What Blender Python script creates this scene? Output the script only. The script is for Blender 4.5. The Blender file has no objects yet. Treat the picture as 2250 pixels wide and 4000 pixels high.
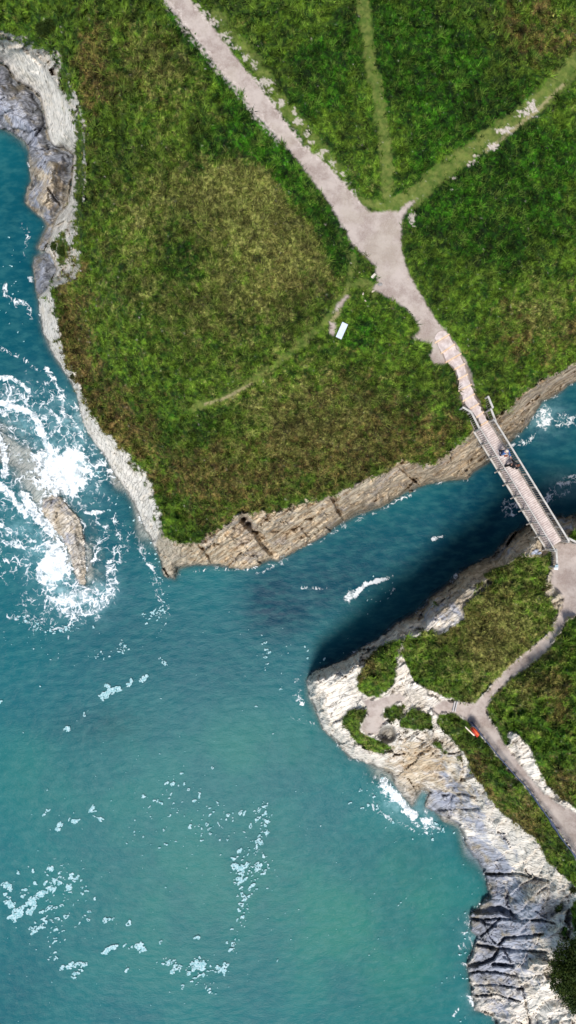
import bpy, math, random
import numpy as np
from mathutils import Vector, Matrix
random.seed(7); RNG = np.random.default_rng(11)
S = bpy.context.scene
C = S.collection
F, CZ, CU, CV = 2700.0, 54.0, 1125.0, 2000.0      # survey of the place: focal length, flying height, plumb point

def px2w(u, v, z):
    k = (CZ - z) / F
    return ((u-CU)*k, -(v-CV)*k, z)
def P3(u, v, z): return Vector(px2w(u, v, z))

# ------------------------------------------------------------------ numpy tools
def _hash(ix, iy, seed):
    h = (ix.astype(np.int64)*374761393 + iy.astype(np.int64)*668265263 + seed*974711) & 0xffffffff
    h = ((h ^ (h >> 13))*1274126177) & 0xffffffff
    return ((h ^ (h >> 16)) & 0xffffff)/16777216.0
def noise(x, y, seed=0):
    x0 = np.floor(x); y0 = np.floor(y); fx = x-x0; fy = y-y0
    sx = fx*fx*fx*(fx*(fx*6-15)+10); sy = fy*fy*fy*(fy*(fy*6-15)+10)
    def g(ix, iy, dx, dy):
        a = _hash(ix, iy, seed)*2*np.pi
        return np.cos(a)*dx + np.sin(a)*dy
    n00 = g(x0, y0, fx, fy); n10 = g(x0+1, y0, fx-1, fy)
    n01 = g(x0, y0+1, fx, fy-1); n11 = g(x0+1, y0+1, fx-1, fy-1)
    return ((n00*(1-sx)+n10*sx)*(1-sy) + (n01*(1-sx)+n11*sx)*sy)*1.5
def fbm(x, y, seed=0, oct=4, gain=.5):
    s = 0; a = 1; t = 0
    for i in range(oct):
        s = s + a*noise(x*2**i+17.3*i, y*2**i-9.1*i, seed+i); t += a; a *= gain
    return s/t
def ridged(x, y, seed=0, oct=4):
    s = 0; a = 1; t = 0
    for i in range(oct):
        s = s + a*(1-np.abs(noise(x*2**i+3.7*i, y*2**i+5.9*i, seed+i))*2); t += a; a *= .55
    return s/t
def sstep(a, b, x):
    t = np.clip((x-a)/(b-a), 0, 1); return t*t*(3-2*t)
def seg_dist(U, V, pts, closed=False):
    d = np.full(U.shape, 1e9)
    n = len(pts)
    for i in range(n if closed else n-1):
        ax, ay = pts[i]; bx, by = pts[(i+1) % n]
        dx, dy = bx-ax, by-ay; L = dx*dx+dy*dy+1e-9
        t = np.clip(((U-ax)*dx+(V-ay)*dy)/L, 0, 1)
        d = np.minimum(d, np.hypot(U-ax-t*dx, V-ay-t*dy))
    return d
def inside(U, V, pts):
    r = np.zeros(U.shape, bool); n = len(pts)
    for i in range(n):
        ax, ay = pts[i]; bx, by = pts[(i+1) % n]
        if ay == by: continue
        c = ((ay > V) != (by > V)) & (U < (bx-ax)*(V-ay)/(by-ay)+ax)
        r ^= c
    return r
def sdf(U, V, pts):
    d = seg_dist(U, V, pts, True)
    return np.where(inside(U, V, pts), d, -d)

def axis(lo, hi, step):
    fine = np.arange(lo, hi+.1, step)
    out = [40, 90, 160, 260, 420, 700, 1100, 1700, 2600, 4200, 7000]
    return np.concatenate([[lo-o for o in reversed(out)], fine, [fine[-1]+o for o in out]]).astype(float)
STEP = 4.0
ua = axis(-260, 2512, STEP); va = axis(-260, 4264, STEP)
uc = axis(-256, 2512, 8.); vc = axis(-256, 4264, 8.)
UC, VC = np.meshgrid(uc, vc)
U, V = np.meshgrid(ua, va)
def lookup(grid, xa, ya, x, y):
    i = np.clip(np.searchsorted(xa, x)-1, 0, len(xa)-2); j = np.clip(np.searchsorted(ya, y)-1, 0, len(ya)-2)
    fx = np.clip((x-xa[i])/(xa[i+1]-xa[i]), 0, 1); fy = np.clip((y-ya[j])/(ya[j+1]-ya[j]), 0, 1)
    return (grid[j, i]*(1-fx)+grid[j, i+1]*fx)*(1-fy) + (grid[j+1, i]*(1-fx)+grid[j+1, i+1]*fx)*fy
def up(g): return lookup(g, uc, vc, U, V)
def usdf(pts): return up(sdf(UC, VC, pts))
def udist(pts): return up(seg_dist(UC, VC, pts))
def rbf(ctrl, lo, hi):
    c = np.array(ctrl, float); P = c[:, :2]/500
    D = np.hypot(P[:, None, 0]-P[None, :, 0], P[:, None, 1]-P[None, :, 1])
    n = len(c); A = np.zeros((n+1, n+1)); A[:n, :n] = D+np.eye(n)*-.002; A[:n, n] = 1; A[n, :n] = 1
    w = np.linalg.solve(A, np.append(c[:, 2], 0))
    r = np.full(UC.shape, w[n])
    for i in range(n):
        r += w[i]*np.hypot(UC/500-P[i, 0], VC/500-P[i, 1])
    return up(np.clip(r, lo, hi))

# ------------------------------------------------------------------ outlines of the land
FOOT1 = [(-9000,-9000),(-1500,-3000),(-700,-100),(-300,180),(-60,225),(10,245),(30,262),(60,318),(120,345),(160,380),(170,440),(182,480),(190,540),
 (210,572),(255,580),(287,605),(287,650),(280,720),(262,800),(228,840),(208,880),(190,950),(176,985),(190,1010),(222,1050),(210,1085),(180,1125),(150,1160),(160,1235),(169,1290),(200,1359),
 (228,1414),(269,1476),(304,1545),(317,1621),(345,1690),(386,1745),(428,1805),(452,1860),(500,1920),(525,1968),(566,2062),(600,2117),
 (625,2173),(642,2249),(683,2262),(700,2218),(759,2207),(828,2207),(911,2218),(1000,2211),(1056,2186),(1090,2190),(1102,2178),(1180,2135),
 (1242,2104),(1320,2050),(1397,2011),(1491,1980),(1581,1925),(1664,1890),(1747,1876),(1823,1869),(1850,1842),(1906,1807),(1995,1725),
 (2057,1662),(2092,1600),(2120,1566),(2175,1540),(2216,1505),(2250,1485),(2450,1400),(3000,1150),(9000,0),(9000,-9000)]
RIM1 = [(-9000,-9500),(-900,-3000),(-400,-100),(-150,60),(0,128),(60,140),(125,150),(175,150),(215,190),(240,230),(265,300),(285,350),(310,400),(325,470),
 (332,560),(335,640),(325,740),(320,800),(320,900),(325,1000),(304,1090),(221,1112),(196,1138),(215,1200),(228,1262),(231,1331),(255,1407),
 (290,1469),(324,1552),(359,1621),(400,1683),(455,1718),(511,1787),(566,1835),(587,1890),(608,1950),(624,2007),(638,2104),(718,2117),
 (780,2117),(835,2076),(890,2035),(945,2007),(1000,2014),(1087,1995),(1180,1960),(1250,1945),(1367,1911),(1429,1876),(1526,1821),
 (1581,1814),(1692,1807),(1747,1766),(1802,1738),(1836,1711),(1861,1662),(1905,1650),(1940,1635),(1981,1600),(2043,1545),(2099,1511),
 (2168,1462),(2250,1421),(2400,1340),(3000,1050),(9000,-200),(9000,-9500)]
LOW = [ # low wave-washed ledges at the foot of the west cliff
 [(-400,260),(-60,240),(10,250),(30,262),(60,318),(120,345),(160,380),(190,540),(287,605),(287,650),(262,800),(228,840),(208,890),(190,950),
  (165,985),(150,965),(170,915),(185,880),(165,850),(125,820),(98,790),(105,740),(122,700),(115,640),(115,590),(90,545),(30,505),(-60,500),(-400,480)],
 [(176,985),(140,1005),(131,1041),(135,1103),(150,1165),(190,1120),(222,1050),(200,990)]]
SEAROCK = [(165,1950),(205,1930),(240,1945),(272,1985),(300,2010),(320,2050),(328,2110),(336,2170),(336,2230),(335,2285),(305,2280),(284,2210),(266,2150),(240,2100),(200,2050),(165,2000)]
SHELF = [(-60,1600),(20,1650),(60,1700),(130,1760),(210,1850),(260,1930),(330,2060),(375,2170),(380,2260),(330,2300),(250,2200),(200,2080),(120,1960),(50,1850),(-60,1760)]
FOOT2 = [(9000,1300),(3000,1800),(2500,1960),(2320,1990),(2250,2012),(2205,2030),(2192,2016),(2172,2020),(2150,2035),(2110,2035),(2074,2041),(2050,2056),(1995,2097),
 (1926,2172),(1871,2200),(1809,2228),(1760,2276),(1692,2324),(1636,2386),(1547,2435),(1485,2497),(1388,2552),(1340,2586),(1250,2621),
 (1227,2628),(1203,2655),(1211,2717),(1242,2795),(1258,2842),(1320,2904),(1366,2958),(1428,2974),(1480,3005),(1526,3025),(1567,3103),(1610,3150),(1622,3130),(1650,3085),(1672,3100),
 (1665,3150),(1698,3166),(1733,3207),(1795,3228),(1823,3297),(1871,3366),(1899,3428),(1909,3497),(1871,3538),(1836,3573),(1843,3635),
 (1871,3662),(1850,3697),(1823,3766),(1836,3828),(1843,3890),(1857,3945),(1926,3966),(1940,4000),(1950,4100),(1900,4300),(1700,5000),(1500,13000),(9000,13000)]
GRASS2 = [
 [(2154,2145),(2130,2170),(2078,2172),(2016,2176),(1985,2205),(1940,2214),(1885,2245),(1926,2276),(1885,2310),(1836,2345),(1802,2373),(1816,2414),(1761,2455),
  (1726,2480),(1657,2462),(1623,2490),(1574,2497),(1570,2560),(1590,2600),(1623,2669),(1664,2690),(1733,2718),(1788,2742),(1857,2749),(1885,2718),
  (1940,2655),(2009,2586),(2078,2531),(2140,2476),(2181,2386),(2154,2365),(2140,2331),(2105,2310),(2140,2262),(2157,2207)],
 [(1580,2495),(1478,2524),(1429,2580),(1395,2649),(1398,2697),(1440,2722),(1478,2724),(1520,2690),(1545,2662),(1550,2573)],
 [(1436,2766),(1353,2773),(1333,2821),(1367,2869),(1416,2925),(1485,2945),(1547,2921),(1491,2897),(1409,2862),(1409,2828),(1436,2790)],
 [(1505,2752),(1574,2752),(1574,2793),(1533,2821),(1491,2800)],
 [(1560,2814),(1609,2766),(1692,2800),(1692,2842),(1636,2855),(1560,2842)],
 [(1712,2787),(1774,2783),(1836,2821),(1885,2884),(1986,3006),(2074,3097),(2155,3205),(2245,3342),(2500,3740),(2500,3620),(2250,3483),(2237,3455),
  (2195,3414),(2140,3366),(2105,3297),(2043,3235),(1967,3186),(1919,3131),(1871,3055),(1829,3000),(1830,2966),(1788,2910),(1747,2869),(1705,2828)],
 [(9000,2200),(2400,2380),(2250,2407),(2216,2414),(2188,2469),(2133,2545),(2057,2607),(1981,2662),(1919,2724),(1898,2766),(1912,2807),(1940,2849),(1954,2904),
  (1995,2917),(1981,2855),(2016,2862),(2071,2924),(2092,2966),(2112,3020),(2168,3103),(2250,3158),(2400,3230),(2700,3500),(9000,4000)],
 [(2218,2098),(2235,2075),(2280,2068),(2500,2010),(2500,2130),(2255,2118)],
 [(1690,2895),(1712,2890),(1745,2940),(1738,2950),(1700,2912)],
 [(1783,2948),(1800,2952),(1812,2972),(1795,2968)]]
PATHS = [
 [(560,-300),(642,0),(690,62),(731,117),(794,186),(849,269),(918,338),(966,407),(1000,449),(1087,543),(1157,621),(1227,714),(1304,823),(1359,916),
  (1366,947),(1421,994),(1467,1040),(1471,1103),(1457,1131),(1526,1166),(1581,1200),(1623,1248),(1640,1290),(1612,1317),(1664,1338),
  (1692,1359),(1678,1400),(1699,1424),(1747,1421),(1774,1435),(1788,1483),(1797,1552),(1812,1593),(1852,1632),(1875,1670),(1912,1655),(1893,1607),(1862,1545),
  (1844,1483),(1830,1428),(1806,1386),(1780,1345),(1752,1304),(1705,1255),(1664,1186),(1623,1117),(1588,1048),(1574,1000),(1567,952),
  (1568,900),(1572,850),(1600,810),(1632,773),(1600,788),(1554,825),(1500,822),(1443,830),(1388,766),(1340,711),(1250,614),(1180,567),(1087,435),(994,311),(916,217),(823,93),(745,0),(660,-300)],
 [(2150,2125),(2203,2118),(2225,2112),(2262,2125),(2450,2150),(2450,2370),(2250,2407),(2216,2414),(2188,2469),(2133,2545),(2057,2607),(1981,2662),(1919,2724),
  (1898,2766),(1912,2807),(1940,2849),(1980,2915),(2035,2990),(2112,3085),(2181,3140),(2250,3175),(2500,3330),(2500,3730),(2245,3335),(2155,3198),(2076,3090),(1988,3000),(1885,2878),
  (1836,2821),(1774,2783),(1700,2790),(1690,2765),(1733,2735),(1788,2742),(1857,2749),(1885,2718),(1940,2655),(2009,2586),(2078,2531),(2140,2476),
  (2181,2406),(2205,2345),(2180,2305),(2150,2275),(2157,2228),(2170,2228),(2165,2140)],
 [(1405,2722),(1470,2735),(1560,2702),(1585,2735),(1500,2765),(1490,2800),(1510,2822),(1482,2850),(1472,2870),(1430,2870),(1407,2848),(1430,2800),(1436,2765)],
 [(1352,1150),(1362,1158),(1320,1215),(1300,1225),(1318,1190)],
 [(1288,1255),(1312,1262),(1312,1300),(1300,1312),(1285,1300)]]
BARE = [(2050,440,22,12),(2075,425,18,22),(1965,510,26,9),(1985,500,14,10),(1922,572,17,12),(1862,610,10,5),(1845,632,16,5),(1830,645,8,4),(1775,695,10,4),
 (1610,850,12,18),(795,55,16,14),(830,85,18,12),(878,140,16,10),(920,185,12,6),(955,225,12,10),(992,255,10,12),(1035,320,20,14),(1060,350,10,8),(1100,400,12,14),(1150,440,8,12),
 (1165,475,16,10),(1200,520,9,12),(1215,555,10,7),(1265,590,12,8),(1300,640,9,9),(1335,680,9,12),(770,20,14,8),(895,160,8,8)]

# ------------------------------------------------------------------ heights (metres above the sea)
top1 = rbf([(1870,1655,9.75),(1745,1320,12.0),(1800,1430,11.2),(1840,1540,10.5),(1600,1120,12.7),(1480,900,13),(1200,650,13.3),(700,60,13.8),(900,900,13.2),(500,1200,12.8),
 (300,600,12),(230,1200,7.2),(300,1480,6.4),(480,1770,6.0),(620,2000,6.2),(420,1480,9.5),(600,1750,9.2),(720,2110,8.6),(900,2030,9.3),(1100,1980,9.6),(1500,1820,9.6),(1780,1740,9.2),
 (1700,1600,10.6),(1300,1600,11.8),(800,1650,11.6),(2000,1500,10.3),(2200,1430,10),(2100,1100,13.3),(2100,400,14.5),(1500,200,14.3),(250,80,12),(60,130,9.5),(2800,800,13.5),(-500,-400,12.5),
 (1850,1500,10.9),(1950,1600,9.7)], 8, 15)
top2 = rbf([(2185,2130,9.85),(2250,2200,9.8),(2250,2080,9.9),(2050,2250,10),(1900,2500,9.8),(1700,2560,9.0),(1857,2749,8.3),(1780,2755,8.1),(1560,2520,8.4),(1430,2640,7.6),(1450,2710,7.2),
 (1430,2800,6.8),(1290,2720,5),(1330,2850,4),(1500,2900,5.6),(1480,2820,6.4),(1600,2800,7.6),(1700,2765,8.0),(1780,2850,7.6),(1900,2870,8.3),(1988,2990,8.7),(2100,3120,9.0),(2250,3300,9.4),
 (1800,2950,6.2),(1900,3110,6.2),(2040,3240,6.2),(2200,3430,6.4),(1950,3280,2.6),(2050,3330,4.2),(2150,3480,5),(1600,3000,2.4),(1480,2970,2.2),(1660,3060,1.0),(1800,3110,2.2),(1780,3180,1.1),
 (1870,3290,1.0),(1950,3420,1.0),(2050,3500,3.2),(1930,3620,.9),(2100,3600,4.2),(2190,3600,5.6),(1960,3700,1.2),(2100,3740,3.4),(1920,3850,1.0),(2080,3900,2.4),(2200,3950,4.4),
 (2250,3650,7),(2020,2700,9.8),(2150,2640,11.2),(2300,2550,12),(2100,2830,10.8),(2250,2980,12),(2040,2920,9.6),(2180,3080,10),(2600,2800,13),(2600,3600,10),(2600,2100,10.5),(2300,4200,5),
 (2140,2420,9.5),(2060,2560,9.0),(1930,2690,8.5),(1850,2330,9.3),(2000,2190,9.6),(1960,2200,8.0),(1740,2440,8.3)], .6, 14)
band2 = rbf([(2200,2050,70),(2000,2130,75),(1850,2250,75),(1700,2370,80),(1550,2460,65),(1400,2570,55),(1250,2650,40),(1230,2760,30),(1330,2900,40),(1500,2980,35),
 (1650,3100,20),(1800,3200,14),(1900,3450,12),(1850,3700,12),(1850,3900,12),(1940,4050,20),(2600,1950,80)], 8, 95)
def cells(x, y, seed, dip=(0., 0.)):
    xi = np.floor(x); yi = np.floor(y); d1 = np.full(x.shape, 9.); d2 = d1.copy(); hv = np.zeros(x.shape); tl = np.zeros(x.shape)
    for dx in (-1, 0, 1):
        for dy in (-1, 0, 1):
            cx = xi+dx; cy = yi+dy
            px = cx+_hash(cx, cy, seed); py = cy+_hash(cx, cy, seed+3)
            d = np.hypot(px-x, py-y); h = _hash(cx, cy, seed+7); an = _hash(cx, cy, seed+9)*6.283; tz = (x-px)*(dip[0]+np.cos(an)*.8)+(y-py)*(dip[1]+np.sin(an)*.8)
            near = d < d1
            d2 = np.where(near, d1, np.minimum(d2, d)); hv = np.where(near, h, hv); tl = np.where(near, tz, tl); d1 = np.where(near, d, d1)
    return d2-d1, hv, tl
f1 = usdf(FOOT1); r1 = usdf(RIM1); f2 = usdf(FOOT2)
nA = fbm(U/90, V/90, 1, 5); nB = fbm(U/28, V/28, 9, 4); nC = fbm(U/11, V/11, 21, 3)
_, hA, tA = cells((U*.79-V*.61)/85+nB*.1, (U*.61+V*.79)/60+nB*.1, 77)
f1w = f1 + nB*8 + nC*3 + (hA-.5)*16*sstep(560, 640, U); f2w = f2 + nB*8 + nC*3 + (hA-.5)*14
a1 = np.clip(f1w, 0, None); b1 = np.clip(-(r1+nB*6), 0, None)
t1 = np.where(r1 > 0, 1, a1/(a1+b1+1e-3))
prof = .12*sstep(0, .05, t1) + .88*t1**.85
z1 = np.where(f1w > 0, top1*prof, -9)
t2 = np.clip(f2w/(band2*(1+.35*nA)), 0, 1)
z2 = np.where(f2w > 0, top2*(.14*sstep(0, .06, t2)+.86*(1-(1-t2)**1.7)), -9)
lo_s = [usdf(p) + nB*7 + nC*2 for p in LOW]
zl = np.full(U.shape, -9.)
for s_ in lo_s: zl = np.maximum(zl, np.where(s_ > 0, .25+1.7*sstep(0, 90, s_)+.5*nA, -9))
sr = usdf(SEAROCK)+nB*8+nC*2
zs = np.where(sr > 0, .02+.50*sstep(0, 40, sr)+.16*nB, -9)
land = np.maximum.reduce([z1, z2, zl, zs])
isl = land > -5
# sea bed: shelves slowly in a few places, quickly elsewhere
gd = lambda cx, cy, rx, ry: np.exp(-((U-cx)/rx)**2-((V-cy)/ry)**2)
dout = np.minimum.reduce([-f1, -f2]+[-s for s in lo_s]+[-sr*1.0]); dout = np.clip(dout, 0, None)
shal = np.clip(gd(545,2080,70,170)+gd(450,1880,50,90)+gd(1480,3040,110,70)+gd(1830,3330,90,140)+.7*gd(1640,3190,90,60)+.6*gd(1800,3950,80,90)+.5*gd(150,960,60,70)
   +.6*gd(60,560,80,80)+.6*gd(1200,2740,40,90)+.5*gd(180,1350,60,130)+.5*gd(1790,3620,60,60)+.7*gd(360,2200,50,90), 0, 1)
slope = .085*(1-shal)+.013*shal
bed = -.06 - slope*dout - .0*U + .12*nB*np.clip(dout/20, 0, 1)
bed = np.maximum(bed, -4.5-nA)
sh = usdf(SHELF)+nA*30+nB*12
bed = np.maximum(bed, np.where(sh > -40, -.20-.5*sstep(30, -40, sh)*3+.16*nB, -9))
z = np.where(isl, land, np.minimum(bed, -.06))

# ------------------------------------------------------------------ ground cover masks
grass = np.clip((r1 + nB*20 + nC*9 + nA*18 + (hA-.5)*22*sstep(620, 720, U))/5+.5, 0, 1)
for p in GRASS2:
    grass = np.maximum(grass, np.clip((usdf(p)+nB*12+nC*6)/5+.5, 0, 1))
scrub = np.clip(.30*sstep(75, 10, np.abs(r1+30))*sstep(1150, 1000, V)*(U<420)+.45*sstep(40, 5, np.abs(r1+12))*(U<640)*(V<2100)+gd(160,130,50,45)+gd(255,1000,25,80)*.6+gd(235,960,28,60)+gd(310,620,14,140)*.9+gd(320,880,14,120)+gd(550,1800,40,50)*.5+gd(250,300,16,70)+.6*gd(1460,2780,25,25)+gd(2185,3545,12,9)*2.2
      +gd(2205,3640,14,20)*2+gd(2245,3580,14,60)*2+gd(2250,3690,30,20)*2+gd(1700,2360,30,18)*.8+gd(1870,2290,30,20)*.8+gd(1640,2470,30,16)*.8, 0, 2.2)
grass = np.maximum(grass, np.clip((scrub*1.2+nB*1.1+nC*.9-.75)*3, 0, 1)*isl)
path = np.zeros(U.shape)
for i, p in enumerate(PATHS):
    path = np.maximum(path, np.clip((usdf(p)+nB*7+nC*7)/9+.5, 0, 1))
bare = np.zeros(U.shape)
for (cx, cy, rx, ry) in BARE:
    bare = np.maximum(bare, np.clip((1.25-np.hypot((U-cx)/rx, (V-cy)/ry)+nC*2.4+nB*1.5)*1.3, 0, .9 if cx > 1700 else .72))
edge = sstep(30, 0, seg_dist(U, V, [(1000,311),(1087,435),(1180,567),(1250,614),(1340,711),(1400,780)])+0)*.5+sstep(34, 6, np.abs(udist([(620,-20),(690,50),(731,117),(800,200),(849,269),(918,338),(1000,449),(1087,543)])))*.55
bare = np.maximum(bare, np.clip((edge*1.5+nC*1.0+nB*.7-.55)*2.2, 0, 1)*.8)
path = np.where(isl, path, 0); bare = np.where(isl, bare, 0)
grass = np.where(isl & (z > .8), grass, 0); grassC = grass.copy(); grass = grass*(1-path)*(1-bare*.92)
tr = 0
for pts, w, a in [([(1400,-100),(1415,0),(1437,120),(1452,250),(1483,400),(1500,540),(1515,680),(1515,770)], 30, 1.0),
                  ([(2500,60),(2250,250),(2160,345),(2020,465),(1860,575),(1710,685),(1620,770),(1540,800)], 46, 1.0),
                  ([(1400,790),(1480,800),(1560,800)], 26, .9),
                  ([(660,-40),(760,80),(870,200),(990,340),(1110,500),(1230,640),(1330,750),(1400,800)], 10, .0),
                  ([(850,60),(960,190),(1080,370),(1200,520),(1310,650)], 34, .75),
                  ([(1380,1010),(1370,1080),(1350,1150),(1300,1220),(1240,1290),(1150,1370),(1010,1475),(900,1545),(810,1580),(740,1590)], 20, .8),
                  ([(1370,1110),(1420,1100),(1460,1140)], 24, .8),
                  ([(1310,900),(1370,1000),(1410,1060)], 16, .6),
                  ([(1420,880),(1340,960)], 8, .0)]:
    d = udist(pts)+nB*16+nA*14+nC*6
    tr = np.maximum(tr, a*sstep(w*1.4, w*.4, d))
for p_ in PATHS[:1]: tr = np.maximum(tr, .55*sstep(24, 4, np.abs(usdf(p_))+nB*14)*sstep(1420, 1300, V)*(nA*.8+.75))
pale = .9*sstep(9, 2, udist([(985,1500),(900,1545),(850,1567),(800,1580)])+nC*6) + .8*sstep(12, 3, udist([(1330,1215),(1300,1250)])+nC*8)+.7*sstep(9, 3, udist([(1900,590),(1990,520),(2100,430),(2200,330)])+nC*9)
brown = np.clip(.78*gd(1450,1700,430,240)+.72*gd(900,1850,330,200)+.9*gd(290,1350,90,330)+.7*gd(480,1650,160,160)+.75*gd(2080,150,260,200)+.5*gd(2100,1330,260,160)+.45*gd(560,280,200,160)
   +.55*gd(1100,1050,170,160)+.75*gd(1900,2450,130,160)+.85*gd(1430,2600,60,80)+.75*gd(1850,3050,110,160)+.8*gd(2050,3230,80,80)+.5*gd(2150,2700,150,150)+.6*gd(2200,3050,80,80)+.7*gd(360,300,60,300)+.5*gd(250,700,60,400)+.12, 0, 1)
straw = np.clip(.95*gd(930,780,280,230)+.7*gd(1180,960,170,170)+.55*gd(620,260,170,180)+.4*gd(600,900,260,300)+.5*gd(900,1200,400,150)+.55*gd(1150,1650,450,260)+.45*gd(1950,2500,180,200)+.5*gd(2100,1200,160,140)+.9*gd(1010,1620,30,25)+.2, 0, 1)
p2 = (f2 > -20)*1.; straw = np.clip(straw+.25*p2*(U < 2200), 0, 1); brown = np.clip(brown+.12*p2, 0, 1)
hg = fbm(U/330, V/330, 88, 3)
brown = np.clip((brown+.30*hg)*.98, 0, 1)
lush = np.clip(1.0*sstep(95, 25, udist([(700,60),(850,260),(1000,520),(1150,700),(1300,900),(1350,1020)]))+.9*gd(880,560,170,80)+.8*gd(1550,100,200,200)+1.0*gd(1750,300,280,260)+1.0*gd(1780,820,240,260)
   +1.0*gd(2080,700,280,300)+.9*gd(1250,330,170,220)+.8*gd(1430,1290,160,90)+.7*gd(1830,1470,60,160)+.6*gd(800,1650,260,80)+.5*gd(700,1000,120,300)+.6*gd(2100,2900,100,100)+.6*gd(1980,2950,60,140)+.7*gd(1880,2880,60,60)+.9*gd(1460,1080,22,26)*1.5, 0, 1)
lush = np.clip(lush+.35*fbm(U/210, V/210, 93, 3), 0, 1)
brown = brown*(1-.85*lush); straw = straw*(1-.8*lush)
white = np.clip(1.0*sstep(0, 60, -usdf([(700,-500),(700,1900),(640,2120),(560,2400),(3000,2400),(3000,-500)]))+.5*gd(1330,2700,110,100)+.55*gd(1700,2720,120,60)+.4*gd(1760,2930,80,70)+.8*gd(2100,3050,120,140)+.6*gd(2040,3320,90,90)+.4*gd(2180,3900,110,110)+.35*gd(1740,2400,110,80)+.6*gd(2150,3340,70,70)+.4*gd(2160,2330,50,50), 0, 1)
white = white*(1-.9*np.maximum.reduce([sstep(-12, 10, s) for s in lo_s]+[sstep(-14, 8, sr)])); white = np.maximum(white, .42*sstep(-20, 0, sr))
grey = np.clip(np.maximum.reduce([sstep(-10, 15, s) for s in lo_s])*1.0+.9*gd(1880,3380,110,170)+.95*gd(1950,3720,140,250)+.8*gd(2040,3580,120,100)+.8*gd(1750,3150,120,60)+.5*gd(1700,2380,200,90)+.6*gd(1950,2140,100,60)+.5*gd(1500,2500,100,50)+.5*gd(1750,3030,90,80)+.6*gd(2200,2050,60,40), 0, 1)
tan = np.clip(sstep(640, 760, U)*sstep(2300, 2200, V)*sstep(60, 0, f2)*(f1 > -10)+.6*gd(1600,2950,150,70)+.7*gd(180,200,120,120)+.7*gd(2220,3600,50,90)+.5*gd(1850,3130,80,60), 0, 1)
slab = usdf([(0,235),(41,195),(90,200),(131,232),(166,262),(205,310),(250,380),(278,440),(292,483),(294,552),(286,590),(241,578),(207,566),(186,531),(183,469),(166,414),(138,366),(117,331),(76,317)])
slabm = sstep(-6, 10, slab)
smooth = np.clip(slabm+gd(1850,3310,70,110)+gd(2030,3310,110,90)+.9*gd(2130,3930,110,70)+.75*gd(1310,2720,110,110)+.6*gd(2060,3520,70,50)+.85*sstep(750,600,U)*sstep(1050,1200,V)+.5*gd(1750,2400,110,70)+.6*gd(2080,3020,110,110)+.6*gd(1700,2700,110,50)+.55*gd(1950,3770,150,230)+.5*gd(2080,3620,80,70), 0, 1)
white = np.clip(white*(1-.85*gd(1650,2990,150,120)-.5*gd(1800,3110,90,70))+slabm, 0, 1); tan = np.clip(tan+.7*gd(1650,2990,150,110)+.4*gd(1420,2960,90,60)+.35*gd(1300,2800,70,90), 0, 1); grey = np.clip(grey*(1-.6*gd(180,760,140,160))*(1-slabm), 0, 1)
tan = np.clip(tan+.5*gd(180,760,120,160), 0, 1)*(1-slabm)*(1-sstep(-20, 0, sr)*.75)
grey = np.maximum(grey, .30*sstep(-20, 0, sr))
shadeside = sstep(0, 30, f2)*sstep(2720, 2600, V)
wet = np.clip(sstep(1.1, .15, z+nB*.7)*(1-.85*sstep(-8, 4, sr)) + .8*shadeside*sstep(5.5, 2.5, z+nB*2)+.7*sstep(4.2, 1.6, z+nB*1.6+nA)*sstep(1150, 1450, U)*sstep(2300, 2200, V)+.85*sstep(44, 30, np.hypot(U-1512, (V-2869)*1.05)+nB*8), 0, 1)  # wave-wet rock, dark pit earth, darker cliff feet; shade painted on channel bank

# ------------------------------------------------------------------ relief
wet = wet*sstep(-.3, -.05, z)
kz = (CZ-z)/F
WX, WY = (U-CU)*kz, -(V-CV)*kz
rock = (1-grassC)*(1-path)*isl
def strat(ang, long, short, seed):      # beds of slate running along a direction
    ca, sa = math.cos(ang), math.sin(ang)
    return ridged((U*ca-V*sa)/long+nA*.3, (U*sa+V*ca)/short+nB*.25, seed, 3)
bedsA = strat(math.radians(38), 260, 36, 5); bedsB = strat(math.radians(-50), 220, 60, 6); bedsC = strat(math.radians(6), 260, 62, 7)
wB = sstep(1200, 1000, V)*sstep(700, 500, U); wC = sstep(2900, 3050, V)
beds = bedsA*(1-wB)*(1-wC)+bedsB*wB+bedsC*wC
tanb = np.clip(tan, 0, 1)*(1-slabm)
steep = np.clip(np.abs(z)/3, .25, 1)*(1-.85*smooth)*(1-.8*slabm)
z = z + rock*((beds-.5)*(.36*steep*(1+.9*tanb)+.03)+nA*.6*steep*(1+.9*tanb)+nB*.10*steep*(1+tanb)+nC*.015)*sstep(0, .5, z+.2)
# tilted blocks: voronoi-like joints in the wave-cut platform
plat = np.clip(grey*1.2, 0, 1)*rock*(1-.85*smooth)
cj, ch, ct = cells((U+V*.35)/150+nB*.12+nA*.25, (V-U*.1)/62+nB*.2+nA*.3, 31, (.3, .5))
z = z + plat*((ch-.5)*.30 + ct*.34 - .18*sstep(.07, .0, cj))*sstep(-.1, .5, z)
cj2, ch2, ct2 = cells((U*.79-V*.61)/150+nB*.08+nA*.2, (U*.61+V*.79)/62+nB*.15+nA*.3, 47, (.2, .5))
cj3, ch3, ct3 = cells((U*.79-V*.61)/52+nB*.1, (U*.61+V*.79)/24+nB*.15+nA*.3, 53, (.2, .3))
rr_ = rock*(1-plat)*(1-.55*slabm)*sstep(0, .6, z)
z = z + rr_*(steep*(1+.8*tanb)*((ch2-.5)*.45 + ct2*.75 + ct3*.22 - .15*sstep(.06, 0, cj2)) + smooth*(ct2*.16+ct3*.04))
z = z + sstep(-12, 4, sr)*isl*(ct3*.22+ct2*.2)
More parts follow.
